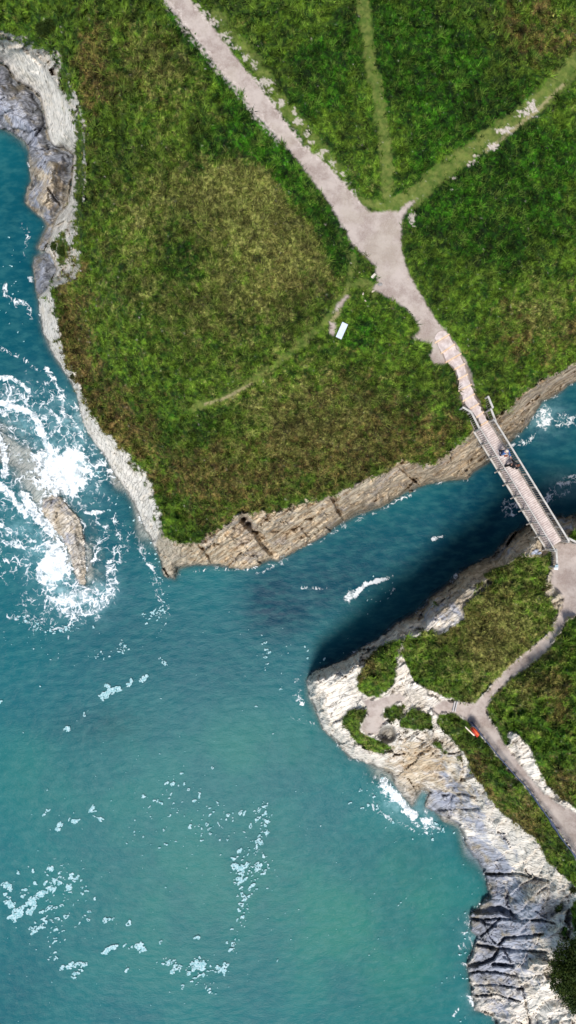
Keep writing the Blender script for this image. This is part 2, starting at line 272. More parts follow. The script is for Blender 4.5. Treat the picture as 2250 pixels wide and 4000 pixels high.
CRACKS = [([(1899,3414),(1947,3414),(2030,3414),(2078,3428),(2140,3442)],8,1.2),([(1865,3556),(1900,3552),(1950,3550),(2010,3575)],19,2.6),
 ([(1816,3587),(1885,3593),(1947,3587),(2016,3593),(2120,3593),(2168,3607)],6,1.0),([(1878,3656),(1912,3628),(1947,3593)],6,1.0),
 ([(1864,3690),(1940,3704),(2030,3711),(2133,3721)],8,1.2),([(1947,3690),(1975,3662),(2057,3656),(2120,3649)],9,1.3),
 ([(1830,3773),(1892,3759),(1926,3745),(1947,3711)],9,1.4),([(1926,3766),(2002,3773)],10,1.4),([(1802,3807),(1871,3794),(1940,3797),(2016,3814)],6,.9),
 ([(1843,3849),(1940,3845),(2043,3863)],5,.8),([(1864,3890),(1940,3883),(2030,3911)],5,.7),([(1864,3945),(1926,3959)],9,1.2),
 ([(1975,3718),(2009,3780),(2043,3863),(2071,4000)],5,.6),([(1981,3476),(1981,3531),(2016,3593)],9,1.3),([(1892,3600),(1912,3656),(1940,3690)],4,.6),
 ([(1700,3166),(1780,3160),(1870,3160)],5,.6),([(1730,3105),(1800,3098),(1860,3112)],9,.8),([(1596,3040),(1630,3090),(1640,3125)],5,.8),
 ([(955,2030),(1000,2075),(1030,2115),(1060,2150),(1090,2184)],24,4.6),([(1300,1940),(1320,1990),(1350,2030)],11,2.4),([(760,2110),(800,2150),(830,2200)],9,1.8),([(1560,1822),(1600,1860),(1640,1890)],10,2.2),([(172,483),(135,540),(97,586)],6,1.0),([(186,731),(210,770),(235,800)],5,.9),([(125,370),(172,440),(178,500)],9,1.2),
 ([(190,570),(250,592),(280,610)],8,1.3),([(200,600),(140,690),(125,740)],4,.6),([(215,985),(222,1040),(200,1075)],6,1.2),
 ([(1740,2260),(1700,2320),(1660,2380),(1640,2420)],10,1.6),([(1560,2440),(1600,2455),(1650,2460)],9,1.5),([(1380,2560),(1400,2590),(1440,2570)],8,1.4),([(1450,2500),(1440,2545)],9,1.4),([(1250,2640),(1300,2625),(1350,2640)],6,.8),
 ([(600,2130),(625,2160),(650,2175)],6,.9)]
for pts, w, dep in CRACKS:
    d = seg_dist(U, V, pts)+nC*5+nB*4
    z = z - dep*.8*np.clip(.7+nA*1.2, .25, 1)*sstep(w*1.05, w*.15, d)*np.clip(rock+.0, 0, 1)*sstep(-.3, .5, z)
# a knoll on the beach, a small pit on the point
z = z + .9*gd(2080,3520,60,60)*rock + .7*sstep(75, 25, np.hypot(U-2090, (V-3790)*1.1))*rock*(.4+beds)
pit = np.hypot(U-1512, (V-2869)*1.05); z = z - 1.3*sstep(42, 18, pit)
# vegetation: tussocks; paths: smooth and a little sunk
tus = .30*fbm(U/34, V/34, 40, 4)+.42*fbm(U/80, V/80, 44, 3)+.26*ridged(U/40+nB*.3, V/46, 50, 3)
pathS = np.maximum.reduce([sstep(-40, 2, usdf(p)) for p in PATHS])
bareS = np.zeros(U.shape)
for (cx, cy, rx, ry) in BARE: bareS = np.maximum(bareS, sstep(2.8, 1.3, np.hypot((U-cx)/rx, (V-cy)/ry)))
z = z + grassC*(1-.75*tr)*(1-pathS)*(1-bareS)*tus*1.25 + 0
z = z - path*.05 + path*.02*nC
dst = udist([(1730,1320),(1770,1400),(1805,1460),(1818,1520),(1850,1590),(1880,1640)])
z = z - sstep(34, 20, dst)*.30
z = np.where(isl, np.maximum(z, .04), z)
kz = (CZ-z)/F
X, Y = (U-CU)*kz, -(V-CV)*kz
def zat(u, v): return float(lookup(z, ua, va, np.array([float(u)]), np.array([float(v)]))[0])

# ------------------------------------------------------------------ node helper
class NT:
    def __init__(s, name):
        s.m = bpy.data.materials.new(name); s.m.use_nodes = True
        s.t = s.m.node_tree; s.b = s.t.nodes['Principled BSDF']
    def n(s, typ, **kw):
        o = s.t.nodes.new(typ)
        for k, v in kw.items(): setattr(o, k, v)
        return o
    def link(s, a, b): s.t.links.new(a, b)
    def setin(s, sock, v):
        if hasattr(v, 'is_output'): s.link(v, sock)
        elif v is not None:
            if isinstance(v, tuple) and len(v) == 3 and sock.type == 'RGBA': v = v+(1,)
            sock.default_value = v
    def coord(s, scale=(1,1,1), rot=(0,0,0)):
        c = s.n('ShaderNodeTexCoord'); m = s.n('ShaderNodeMapping')
        m.inputs['Scale'].default_value = scale; m.inputs['Rotation'].default_value = rot
        s.link(c.outputs['Object'], m.inputs['Vector']); return m.outputs['Vector']
    def noise(s, scale, detail=4, vec=None, rough=.55, dist=0):
        o = s.n('ShaderNodeTexNoise'); o.inputs['Scale'].default_value = scale; o.inputs['Detail'].default_value = detail
        o.inputs['Roughness'].default_value = rough; o.inputs['Distortion'].default_value = dist
        s.link(vec or s.coord(), o.inputs['Vector']); return o.outputs['Fac']
    def voro(s, scale, feature='DISTANCE_TO_EDGE', vec=None):
        o = s.n('ShaderNodeTexVoronoi', feature=feature); o.inputs['Scale'].default_value = scale
        s.link(vec or s.coord(), o.inputs['Vector']); return o.outputs['Distance']
    def math(s, op, a, b=0., c=None, clamp=False):
        o = s.n('ShaderNodeMath', operation=op, use_clamp=clamp)
        s.setin(o.inputs[0], a); s.setin(o.inputs[1], b)
        if c is not None: s.setin(o.inputs[2], c)
        return o.outputs[0]
    def rng(s, v, a, b, c=0., d=1.):
        o = s.n('ShaderNodeMapRange', interpolation_type='SMOOTHSTEP')
        s.setin(o.inputs['Value'], v)
        for k, x in zip(('From Min','From Max','To Min','To Max'), (a, b, c, d)): s.setin(o.inputs[k], x)
        return o.outputs[0]
    def mix(s, f, a, b):
        o = s.n('ShaderNodeMix', data_type='RGBA')
        s.setin(o.inputs['Factor'], f); s.setin(o.inputs['A'], a) if False else None
        s.setin(o.inputs[6], a); s.setin(o.inputs[7], b); return o.outputs[2]
    def attr(s, name):
        a = s.n('ShaderNodeAttribute', attribute_name=name)
        sp = s.n('ShaderNodeSeparateColor'); s.link(a.outputs['Color'], sp.inputs[0])
        return sp.outputs[0], sp.outputs[1], sp.outputs[2], a.outputs['Alpha']
    def bump(s, h, strength=.5, dist=.1, prev=None):
        o = s.n('ShaderNodeBump'); o.inputs['Strength'].default_value = strength; o.inputs['Distance'].default_value = dist
        s.link(h, o.inputs['Height'])
        if prev: s.link(prev, o.inputs['Normal'])
        return o.outputs[0]
    def out(s, col=None, rough=None, normal=None, alpha=None, metal=None, spec=None):
        if col is not None: s.setin(s.b.inputs['Base Color'], col)
        if rough is not None: s.setin(s.b.inputs['Roughness'], rough)
        if normal is not None: s.link(normal, s.b.inputs['Normal'])
        if alpha is not None: s.setin(s.b.inputs['Alpha'], alpha)
        if metal is not None: s.setin(s.b.inputs['Metallic'], metal)
        if spec is not None: s.setin(s.b.inputs['Specular IOR Level'], spec)
        return s.m

def veg_colour(n, brown, straw, lush, rnd, wpos=None):
    a = n.noise(1.6, 6, rough=.7); c = n.noise(5, 4, rough=.65); e = n.noise(.22, 4, rough=.6)
    def gate(mask, nz, k=.34, lo=.62): return n.rng(n.math('ADD', nz, n.math('MULTIPLY', mask, k)), lo, lo+.18)
    col = n.mix(n.rng(a, .38, .62), (.014,.046,.004), (.080,.142,.014))
    col = n.mix(n.math('MULTIPLY', gate(lush, n.noise(.55, 6, rough=.68), .38, .64), .95), col, n.mix(n.rng(n.noise(2.1, 5, rough=.7), .38, .64), (.003,.020,.001), (.030,.115,.006)))
    col = n.mix(n.math('MULTIPLY', gate(brown, n.noise(1.0, 6, rough=.76)), .78), col, n.mix(n.rng(n.noise(2.6, 5, rough=.7), .40, .62), (.026,.017,.005), (.190,.118,.048)))
    col = n.mix(n.math('MULTIPLY', gate(straw, n.noise(1.5, 6, rough=.78)), .75), col, n.mix(n.rng(c, .36, .64), (.060,.064,.014), (.270,.250,.085)))
    gp = n.math('MULTIPLY', n.rng(n.noise(1.15, 6, rough=.75), .36, .48, .42, 1.), n.rng(n.noise(2.9, 5, rough=.72), .34, .66, .42, 1.55))
    hs = n.n('ShaderNodeHueSaturation'); n.link(col, hs.inputs['Color'])
    n.link(n.math('MULTIPLY', gp, n.rng(e, .36, .62, .70, 1.3)), hs.inputs['Value'])
    hs.inputs['Saturation'].default_value = 1.04
    return hs.outputs[0]

def terrain_material():
    n = NT('terrain')
    g, pth, brown, straw = n.attr('m1'); lush, trod, white, grey = n.attr('m2'); tanm, wetshadem, bare, pale = n.attr('m3'); smo = n.attr('m4')[0]
    fine = n.noise(14, 4); mid = n.noise(3, 5, rough=.6); big = n.noise(.6, 4)
    veg = veg_colour(n, brown, straw, lush, None)
    tg = n.mix(n.rng(mid, .3, .7), (.070,.118,.018), (.165,.190,.045))
    veg = n.mix(n.rng(n.math('ADD', trod, n.math('MULTIPLY', n.math('SUBTRACT', n.noise(1.4, 6, rough=.75), .5), 1.5)), .35, .95, 0, .88), veg, tg)
    veg = n.mix(n.math('MULTIPLY', pale, .9, clamp=True), veg, (.36,.30,.17))
    # rock
    strv = n.coord((1, 1, .35), (0, 0, math.radians(-38)))
    sm = n.n('ShaderNodeMapping'); sm.inputs['Scale'].default_value = (.32, 2.6, 1.); n.link(strv, sm.inputs['Vector'])
    s1 = n.noise(1.6, 6, sm.outputs[0], .65)
    s1 = n.math('ADD', n.math('MULTIPLY', s1, n.math('SUBTRACT', 1., n.math('MULTIPLY', smo, .65))), n.math('MULTIPLY', smo, .36))
    cream = n.mix(n.rng(s1, .34, .66), (.34,.275,.19), (.60,.525,.41))
    tanc = n.mix(n.rng(s1, .35, .66), (.34,.245,.15), (.74,.62,.45)); tanc = n.mix(n.rng(n.noise(.55, 6, rough=.7), .50, .64, 0, .7), tanc, (.42,.37,.33)); tanc = n.mix(n.rng(n.noise(.8, 6, rough=.75), .60, .72, 0, .8), tanc, (.13,.095,.06))
    whc = n.mix(n.rng(n.noise(.7, 6, rough=.68), .32, .56), n.mix(smo, (.50,.44,.36), (.74,.665,.55)), n.mix(smo, (.76,.70,.61), (.86,.80,.71))); whc = n.mix(n.rng(n.noise(1.7, 5, sm.outputs[0], .6), .54, .70, 0, n.math('SUBTRACT', .45, n.math('MULTIPLY', smo, .4))), whc, (.46,.44,.44))
    grc = n.mix(n.rng(s1, .32, .68), (.20,.217,.275), (.47,.49,.55))
    grc = n.mix(n.rng(big, .52, .68), grc, (.36,.31,.23))
    rk = n.mix(tanm, cream, tanc); rk = n.mix(n.rng(n.math('ADD', n.noise(1.1, 6, rough=.65), n.math('MULTIPLY', white, .45)), .62, .84), rk, whc); rk = n.mix(n.rng(n.math('ADD', n.noise(.8, 6, rough=.65), n.math('MULTIPLY', grey, .42)), .62, .82), rk, grc)
    jv = n.n('ShaderNodeVectorMath', operation='ADD'); jn = n.n('ShaderNodeTexNoise'); jn.inputs['Scale'].default_value = 1.1; n.link(strv, jn.inputs['Vector'])
    n.link(sm.outputs[0], jv.inputs[0]); n.link(jn.outputs['Color'], jv.inputs[1])
    crk = n.voro(1.15, vec=jv.outputs[0]); crk2 = n.voro(2.6, vec=jv.outputs[0])
    cf = n.math('MULTIPLY', n.rng(crk, 0, .085, 1, 0), n.rng(mid, .42, .58, .15, 1))
    cf = n.math('MULTIPLY', n.math('MAXIMUM', cf, n.math('MULTIPLY', n.rng(crk2, 0, .11, 1, 0), n.rng(big, .44, .58, 0, .75))), .72)
    rk = n.mix(cf, rk, (.05,.042,.035))
    rk = n.mix(n.rng(n.noise(1.9, 6, rough=.7), .62, .74, 0, .75), rk, (.13,.095,.05))       # lichen and soil stains
    rk = n.mix(n.math('MULTIPLY', wetshadem, .62), rk, (.045,.05,.045))  # wet tone, also carries the shade painted on the channel bank
    # path gravel
    pc = n.mix(n.rng(n.noise(.8, 6, rough=.7), .36, .62), (.27,.21,.18), (.45,.385,.34)); pc = n.mix(n.rng(n.noise(.35, 4), .5, .68, 0, .5), pc, (.36,.31,.24))
    pc = n.mix(n.rng(n.noise(22, 2), .35, .75, 0, .5), pc, (.47,.41,.37)); pc = n.mix(n.rng(n.noise(9, 5, rough=.8), .62, .72, 0, .55), pc, (.17,.125,.11))
    bc = n.mix(n.rng(fine, .3, .7), (.40,.34,.29), (.62,.55,.50))
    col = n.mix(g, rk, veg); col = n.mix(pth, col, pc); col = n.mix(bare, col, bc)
    h = n.math('ADD', n.math('MULTIPLY', fine, .35), n.math('MULTIPLY', mid, 1.))
    hr = n.math('ADD', n.math('MULTIPLY', s1, .8), n.math('MULTIPLY', n.rng(crk, 0, .09), .5))
    mxh = n.n('ShaderNodeMix', data_type='FLOAT'); n.link(g, mxh.inputs[0]); n.link(hr, mxh.inputs[2]); n.link(h, mxh.inputs[3])
    mh2 = n.n('ShaderNodeMix', data_type='FLOAT'); n.link(pth, mh2.inputs[0]); n.link(mxh.outputs[0], mh2.inputs[2]); n.link(n.math('MULTIPLY', fine, .15), mh2.inputs[3])
    rough = n.math('SUBTRACT', .92, n.math('MULTIPLY', wetshadem, .45))
    return n.out(col, rough, n.bump(mh2.outputs[0], .7, .09), spec=.25)
MT = terrain_material()

# ------------------------------------------------------------------ terrain objects: one surface, split by what it is
def tag(o, label=None, cat=None, group=None, kind=None):
    if label: o['label'] = label
    if cat: o['category'] = cat
    if group: o['group'] = group
    if kind: o['kind'] = kind
    return o
def np_mesh(name, verts, faces, k, mat, parent=None, smooth=True, attrs=None, normals=None):
    me = bpy.data.meshes.new(name)
    nv, nf = len(verts), len(faces)
    me.vertices.add(nv); me.vertices.foreach_set('co', verts.astype(np.float32).ravel())
    me.loops.add(nf*k); me.loops.foreach_set('vertex_index', faces.astype(np.int32).ravel())
    me.polygons.add(nf); me.polygons.foreach_set('loop_start', np.arange(0, nf*k, k, dtype=np.int32))
    try: me.polygons.foreach_set('loop_total', np.full(nf, k, np.int32))
    except Exception: pass
    me.polygons.foreach_set('use_smooth', np.full(nf, smooth))
    me.update(calc_edges=True); me.validate()
    for an, arr in (attrs or {}).items():
        a = me.attributes.new(an, 'FLOAT_COLOR', 'POINT'); a.data.foreach_set('color', arr.astype(np.float32).ravel())
    if normals is not None: me.normals_split_custom_set_from_vertices(normals.astype(np.float32))
    me.materials.append(mat)
    o = bpy.data.objects.new(name, me); C.objects.link(o)
    if parent: o.parent = parent
    return o
pos = np.stack([X, Y, z], -1)
nr, nc = U.shape
tu = np.zeros_like(pos); tv = np.zeros_like(pos)
tu[:, 1:-1] = pos[:, 2:]-pos[:, :-2]; tu[:, 0] = pos[:, 1]-pos[:, 0]; tu[:, -1] = pos[:, -1]-pos[:, -2]
tv[1:-1] = pos[2:]-pos[:-2]; tv[0] = pos[1]-pos[0]; tv[-1] = pos[-1]-pos[-2]
nrm = np.cross(tv, tu); nrm /= np.linalg.norm(nrm, axis=-1, keepdims=True)+1e-9
m1 = np.stack([np.maximum(grassC, grass), path, brown, straw], -1); m2 = np.stack([lush, tr+0*U, white, grey], -1)
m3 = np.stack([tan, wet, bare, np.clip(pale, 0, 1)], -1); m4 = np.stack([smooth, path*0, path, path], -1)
idx = np.arange(nr*nc).reshape(nr, nc)
quads = np.stack([idx[:-1, :-1], idx[1:, :-1], idx[1:, 1:], idx[:-1, 1:]], -1).reshape(-1, 4)
fm = lambda a: (a[:-1, :-1]+a[1:, :-1]+a[1:, 1:]+a[:-1, 1:]).ravel()/4
fz = fm(z); fg = fm(grassC); fp = fm(path); fs = fm(isl*1.0); fr = fm(np.where((sr > -2) & (z > -.1), 1., 0.)); fU = fm(U); fV = fm(V); fn1 = fm(np.where((zl > np.maximum(z1, z2)), 1., 0.))
side = fm(np.where(f1 > f2, 1., 0.))
cls = np.where(fr > .5, 5, np.where(fs < .5, 0, np.where(fp > .5, 2, np.where(fg > .42, 1, 3))))
cls = np.where((cls == 1) & (side < .5), 6, cls); cls = np.where((cls == 3) & (side < .5), 7, cls); cls = np.where((cls == 2) & (side < .5), 8, cls)
flat = pos.reshape(-1, 3); nflat = nrm.reshape(-1, 3)
def sub(name, c):
    q = quads[cls == c]; used = np.unique(q); remap = np.zeros(nr*nc, np.int64); remap[used] = np.arange(len(used))
    return np_mesh(name, flat[used], remap[q], 4, MT, attrs={'m1': m1.reshape(-1, 4)[used], 'm2': m2.reshape(-1, 4)[used], 'm3': m3.reshape(-1, 4)[used], 'm4': m4.reshape(-1, 4)[used]}, normals=nflat[used])
for c, nm, lb in [(0, 'seabed', 'rocky sea bed seen through the shallows'), (1, 'ground', 'rough green headland top'), (2, 'path', 'pinkish gravel path over the headland'), (3, 'cliff', 'pale slate cliffs around the headland'),
                  (6, 'ground', 'heath and grass on the lower promontory'), (7, 'cliff', 'pale and grey rocks of the lower promontory'), (8, 'path', 'gravel path along the lower promontory')]:
    tag(sub(nm, c), lb, kind='structure')
tag(sub('sea_rock', 5), 'long grey rock ledge standing out of the white surf', 'rock')

# ------------------------------------------------------------------ grass and heath: too many plants to count
def grass_material():
    n = NT('grass_blades')
    brown, straw, lush, rnd = n.attr('t1')
    col = veg_colour(n, brown, straw, lush, rnd)
    col = n.mix(n.rng(rnd, .0, 1., 0., .32), col, (.13,.175,.035))
    sh = n.n('ShaderNodeHueSaturation'); n.link(col, sh.inputs['Color']); n.link(n.rng(rnd, 0, 1, .55, 1.9), sh.inputs['Value'])
    return n.out(sh.outputs[0], .8, spec=.15)
MG = grass_material()
def scatter(N, dens):
    u = RNG.uniform(-150, 2420, N); v = RNG.uniform(-150, 4150, N)
    w = lookup(dens, ua, va, u, v); k = RNG.random(N) < w
    return u[k], v[k]
zlow = z
def world_of(u, v):
    zz = lookup(z, ua, va, u, v); kk = (CZ-zz)/F
    return np.stack([(u-CU)*kk, -(v-CV)*kk, zz], -1)
dens = grass*(1-.85*bareS)*(1-.45*pathS)*(1-.9*np.clip(tr*1.1, 0, 1))*(1-sstep(36, 26, dst))*sstep(.8, 2, z)
def tufts(name, dens, N, blades, lmin, lmax, wid, spread, label, bias=0.):
    u, v = scatter(N, dens); base = world_of(u, v); n = len(u)
    at = np.stack([lookup(a, ua, va, u, v) for a in (brown, straw, lush)], -1)
    rn = RNG.random(n)**1.4; size = RNG.uniform(.55, 1.5, n)
    lean = RNG.uniform(0, 2*np.pi, n)
    V_, A_ = [], []
    for b in range(blades):
        ang = lean*.0+RNG.uniform(0, 2*np.pi, n); L = RNG.uniform(lmin, lmax, n)*size
        el = RNG.uniform(.25, 1.25, n)
        d = np.stack([np.cos(ang)*np.cos(el)+bias*.5, np.sin(ang)*np.cos(el)+bias*.3, np.sin(el)], -1)
        sd = np.stack([-np.sin(ang), np.cos(ang), RNG.uniform(-.5, .5, n)], -1)
        o = base+np.stack([RNG.normal(0, spread, n), RNG.normal(0, spread, n), np.full(n, -.02)], -1)
        w = wid*RNG.uniform(.6, 1.4, n)[:, None]
        V_.append(np.stack([o-sd*w*.5, o+sd*w*.5, o+d*L[:, None]], 1))
        r2 = np.clip(rn+RNG.normal(0, .18, n), 0, 1)
        A_.append(np.repeat(np.concatenate([at, r2[:, None]], 1)[:, None, :], 3, 1))
    Vv = np.concatenate(V_).reshape(-1, 3); Aa = np.concatenate(A_).reshape(-1, 4)
    o = np_mesh(name, Vv, np.arange(len(Vv)).reshape(-1, 3), 3, MG, smooth=False, attrs={'t1': Aa})
    return tag(o, label, kind='stuff')
strawy = np.clip(straw*.8+lush*.5+.15, 0, 1); heathy = np.clip(brown*1.1-.1, .1, 1)
tufts('grass', dens*strawy, 70000, 13, .12, .36, .036, .06, 'long rough grass over the headland')
tufts('heather', dens*heathy, 85000, 12, .06, .16, .07, .09, 'low brown and green heath plants along the cliff tops')

tufts('tussocks', dens*np.clip(.25+straw*.6+.5*fbm(U/60, V/60, 91, 3), 0, 1), 16000, 30, .22, .52, .045, .05, 'larger tussocks and bracken standing out of the grass', .25)

# ------------------------------------------------------------------ the sea
FO = np.zeros(U.shape)
def stroke(pts, w, a):
    global FO
    d = seg_dist(U, V, pts)+nB*w*.7+nC*w*.4
    FO = np.maximum(FO, a*sstep(w*1.5, w*.3, d))
def blob(cx, cy, rx, ry, a):
    global FO
    d = np.hypot((U-cx)/rx, (V-cy)/ry)+nB*.45+nC*.2
    FO = np.maximum(FO, a*sstep(1.25, .55, d))
blob(238,1850,122,118,1.0); blob(290,1800,60,70,.9); blob(180,2230,50,70,.9); blob(180,1800,80,60,.85); blob(215,2200,66,100,1.0); blob(290,2340,90,50,.8); blob(235,2120,25,60,.8); blob(330,2330,110,80,.62); blob(180,1850,300,400,.36); blob(120,1640,240,170,.42); blob(100,2150,180,160,.38)
blob(40,1540,60,60,.7); blob(50,1600,80,40,.6); blob(300,1640,60,110,.5); blob(390,1830,70,60,.55); blob(420,2120,110,110,.38); blob(200,2380,170,120,.36); blob(170,2000,60,50,.7)
for p, w, a in [([(428,2214),(442,2269),(428,2331),(386,2373),(331,2393),(262,2400),(207,2352),(186,2304),(190,2260)],30,.72),([(0,1476),(41,1476),(83,1497),(117,1531)],12,.85),
 ([(-60,1560),(0,1573),(69,1593),(138,1621),(159,1676),(179,1731),(207,1773)],18,.95),([(-20,1676),(15,1750),(25,1830),(14,1860)],18,.95),([(-40,1870),(0,1897),(40,1930),(70,1970),(100,2010)],20,.9),
 ([(90,1930),(130,1990),(160,2030),(210,2080)],26,.95),([(179,1441),(207,1483),(241,1531),(248,1621),(290,1655),(331,1724)],13,.72),([(160,1640),(200,1610),(235,1640),(200,1700)],12,.75),
 ([(331,1828),(386,1807),(428,1828),(442,1869)],14,.75),([(0,2110),(41,2131),(124,2145),(207,2110)],11,.72),([(-20,2040),(0,2048),(41,2076)],12,.7),([(0,2193),(55,2186),(97,2207)],14,.62),
 ([(331,2000),(365,2005),(405,1998)],9,.85),([(450,2030),(540,2120),(590,2200),(620,2300),(640,2390)],26,.42),([(330,2230),(370,2180),(385,2140)],7,.85),([(0,1360),(90,1400),(140,1440)],10,.5),
 ([(40,1700),(90,1740),(150,1760)],10,.7),([(60,1880),(130,1860),(200,1830)],12,.7),([(30,2400),(120,2430),(240,2440),(350,2430),(390,2400)],14,.42),
 ([(20,1110),(18,1150),(50,1175),(66,1190)],12,.72),([(117,1086),(120,1094)],11,.9),([(108,640),(118,648)],9,.9),([(80,1170),(110,1200),(120,1240)],12,.45),([(8,430),(14,480)],10,.6),([(90,880),(115,920),(100,1000)],14,.42),
 ([(2250,1870),(2200,1890),(2160,1930),(2130,1965)],24,.58),([(2320,1840),(2250,1870)],24,.58),([(2000,1740),(2060,1722)],10,.6),([(2060,1720),(2110,1680)],10,.5),([(1250,2110),(1340,2060),(1440,2010)],9,.42),([(1450,2010),(1580,1940),(1600,1935)],9,.5),
 ([(700,2240),(830,2222),(960,2225),(1060,2200)],8,.45),([(1000,2240),(1100,2200),(1140,2170)],10,.4),([(1360,2335),(1362,2320)],17,.62),([(1350,2342),(1385,2330),(1400,2308),(1430,2280),(1462,2272),(1492,2266)],11,.92),([(1360,2335),(1375,2318)],20,.92),
 ([(1480,2270),(1540,2250)],7,.55),([(1690,2105),(1740,2095)],8,.6),([(1540,2300),(1530,2320)],7,.6),([(1180,2295),(1280,2300)],7,.45),
 ([(1498,3055),(1540,3103),(1581,3152),(1616,3186)],22,1.0),([(1560,3050),(1570,3100)],9,.6),([(1640,3065),(1678,3083),(1671,3138),(1664,3200)],10,.8),([(1650,3205),(1680,3210)],18,.85),([(1457,3090),(1457,3160),(1526,3200),(1623,3245)],10,.48),
 ([(1440,3030),(1500,3060),(1520,3120)],26,.5),([(1640,3250),(1700,3240),(1740,3220)],14,.5),([(1625,3220),(1650,3235),(1700,3225)],9,.7),
 ([(1843,3600),(1860,3630),(1876,3655)],11,.9),([(1880,3532),(1895,3528)],11,.85),([(1812,3640),(1840,3660)],14,.5),([(1830,3890),(1857,3940)],11,.85),([(1770,3975),(1790,3940)],8,.6),([(1805,3765),(1825,3770)],7,.7),([(1800,3700),(1850,3690)],18,.42),([(1800,3590),(1830,3610)],14,.45),
 ([(1170,2690),(1180,2750),(1150,2720)],12,.5),([(1130,2800),(1190,2820),(1240,2830)],8,.42),([(1150,2660),(1200,2650)],10,.42)]:
    stroke(p, w, a)
blob(2125,1630,42,55,.74); blob(2215,1645,70,34,.5); blob(2040,1730,40,16,.5); blob(1995,1985,42,42,.5); blob(2190,1920,40,24,.5)
shore = np.clip(np.minimum(-f1, -f2), 0, None)
FO = np.maximum(FO, .46*sstep(22, 3, shore)*sstep(-.1, .5, nA+.25))
FO = np.maximum(FO, .5*sstep(22, 3, np.abs(sr)))
deepshadem = np.clip(.9*sstep(150, 20, -f2)*sstep(2720, 2600, V)*sstep(1150, 1300, U)*(U<9000)+.95*sstep(260, 40, udist([(1100,2330),(1400,2200),(1700,2100),(1950,1900),(2150,1700),(2500,1500)]))+.7*gd(150,1500,280,560)+.6*gd(420,2000,180,420)+.55*gd(60,800,180,420)+.25*gd(350,2500,500,260)+.75*gd(360,2840,200,80)+.35*gd(900,2600,400,260)  # deep water, with the channel's shade painted in along the bank
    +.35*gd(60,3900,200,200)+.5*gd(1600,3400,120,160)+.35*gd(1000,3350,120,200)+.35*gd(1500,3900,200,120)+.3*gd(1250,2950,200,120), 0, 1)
greenm = np.clip(.9*gd(1550,3650,380,330)+.7*gd(800,3500,700,500)+.4*gd(200,3000,400,200)+.5*gd(1000,2900,300,150), 0, 1)
zw = .018*fbm(U/45+V/160, V/26, 60, 3)+.02*fbm(U/150, V/90, 66, 3)+.05*np.clip(FO-.3, 0, 1)*(nC+.6)
depth = np.clip(-z, 0, 5); depth = np.where(isl, 0.02, depth)
kw = (CZ-0)/F
wp = np.stack([(U-CU)*kw, -(V-CV)*kw, np.where(isl & (z < .25), np.minimum(zw, .02), zw)], -1)
def water_material():
    n = NT('sea_water')
    fo, deepshade, green, dep = n.attr('w1')
    big = n.noise(.16, 4); mid = n.noise(.9, 5, n.coord((1, 2.2, 1), (0, 0, math.radians(-28))), .6)
    col = n.mix(deepshade, (.006,.118,.140), (.001,.040,.070))  # dark blue of deep water, also the painted channel shade
    col = n.mix(green, col, (.020,.158,.130))
    col = n.mix(n.rng(big, .40, .62, 0, .45), col, (.008,.088,.118))
    col = n.mix(n.rng(mid, .40, .68, 0, .26), col, (.055,.20,.195))
    # foam: lace where thin, solid where thick
    wv = n.coord((1, 1, 1)); dn = n.n('ShaderNodeTexNoise'); dn.inputs['Scale'].default_value = .9; dn.inputs['Detail'].default_value = 5; n.link(wv, dn.inputs['Vector'])
    sc = n.n('ShaderNodeVectorMath', operation='SCALE'); n.link(dn.outputs['Color'], sc.inputs[0]); sc.inputs['Scale'].default_value = 1.6
    ad = n.n('ShaderNodeVectorMath', operation='ADD'); n.link(wv, ad.inputs[0]); n.link(sc.outputs[0], ad.inputs[1])
    l1 = n.voro(.62, vec=ad.outputs[0]); l2 = n.voro(1.9, vec=ad.outputs[0])
    lace = n.math('MAXIMUM', n.rng(l1, 0, .075, 1, 0), n.math('MULTIPLY', n.rng(l2, 0, .13, 1, 0), .8))
    pat = n.noise(1.5, 6, rough=.7)
    lace = n.math('MULTIPLY', lace, n.rng(pat, .36, .56, .1, 1))
    a = n.math('ADD', n.math('MULTIPLY', lace, .58), n.math('MULTIPLY', n.math('SUBTRACT', pat, .5), 1.3))
    f = n.math('ADD', a, n.math('MULTIPLY', fo, 1.12)); f = n.math('ADD', f, .16)
    foam = n.rng(f, .82, 1.38); foam = n.math('MULTIPLY', foam, n.math('MULTIPLY', n.rng(fo, .12, .3), n.rng(n.noise(2.5, 6, rough=.75), .3, .5, .62, 1)), clamp=True)
    mk = n.attr('w2')[0]; haze = n.math('MULTIPLY', mk, n.rng(n.noise(1.1, 6, rough=.7), .34, .64, .15, .9), clamp=True)
    col = n.mix(haze, col, n.mix(n.rng(mk, .55, 1.), (.26,.48,.52), (.50,.68,.71)))
    col = n.mix(foam, col, (.76,.80,.82))
    al = n.math('SUBTRACT', 1., n.math('POWER', 2.718, n.math('MULTIPLY', dep, -6.)))
    al = n.math('MAXIMUM', n.math('ADD', n.math('MULTIPLY', al, .86), .14), foam, clamp=True)
    rip = n.noise(5.5, 5, n.coord((1, 2.4, 1), (0, 0, math.radians(-32))), .6)
    rip2 = n.noise(.9, 3, n.coord((1, 1.9, 1), (0, 0, math.radians(-20))))
    h = n.math('ADD', n.math('MULTIPLY', rip, .5), rip2); h = n.math('ADD', h, n.math('MULTIPLY', foam, .5))
    rough = n.math('ADD', .28, n.math('MULTIPLY', foam, .6))
    return n.out(col, rough, n.bump(h, .38, .11), alpha=al, spec=.06)
MW = water_material()
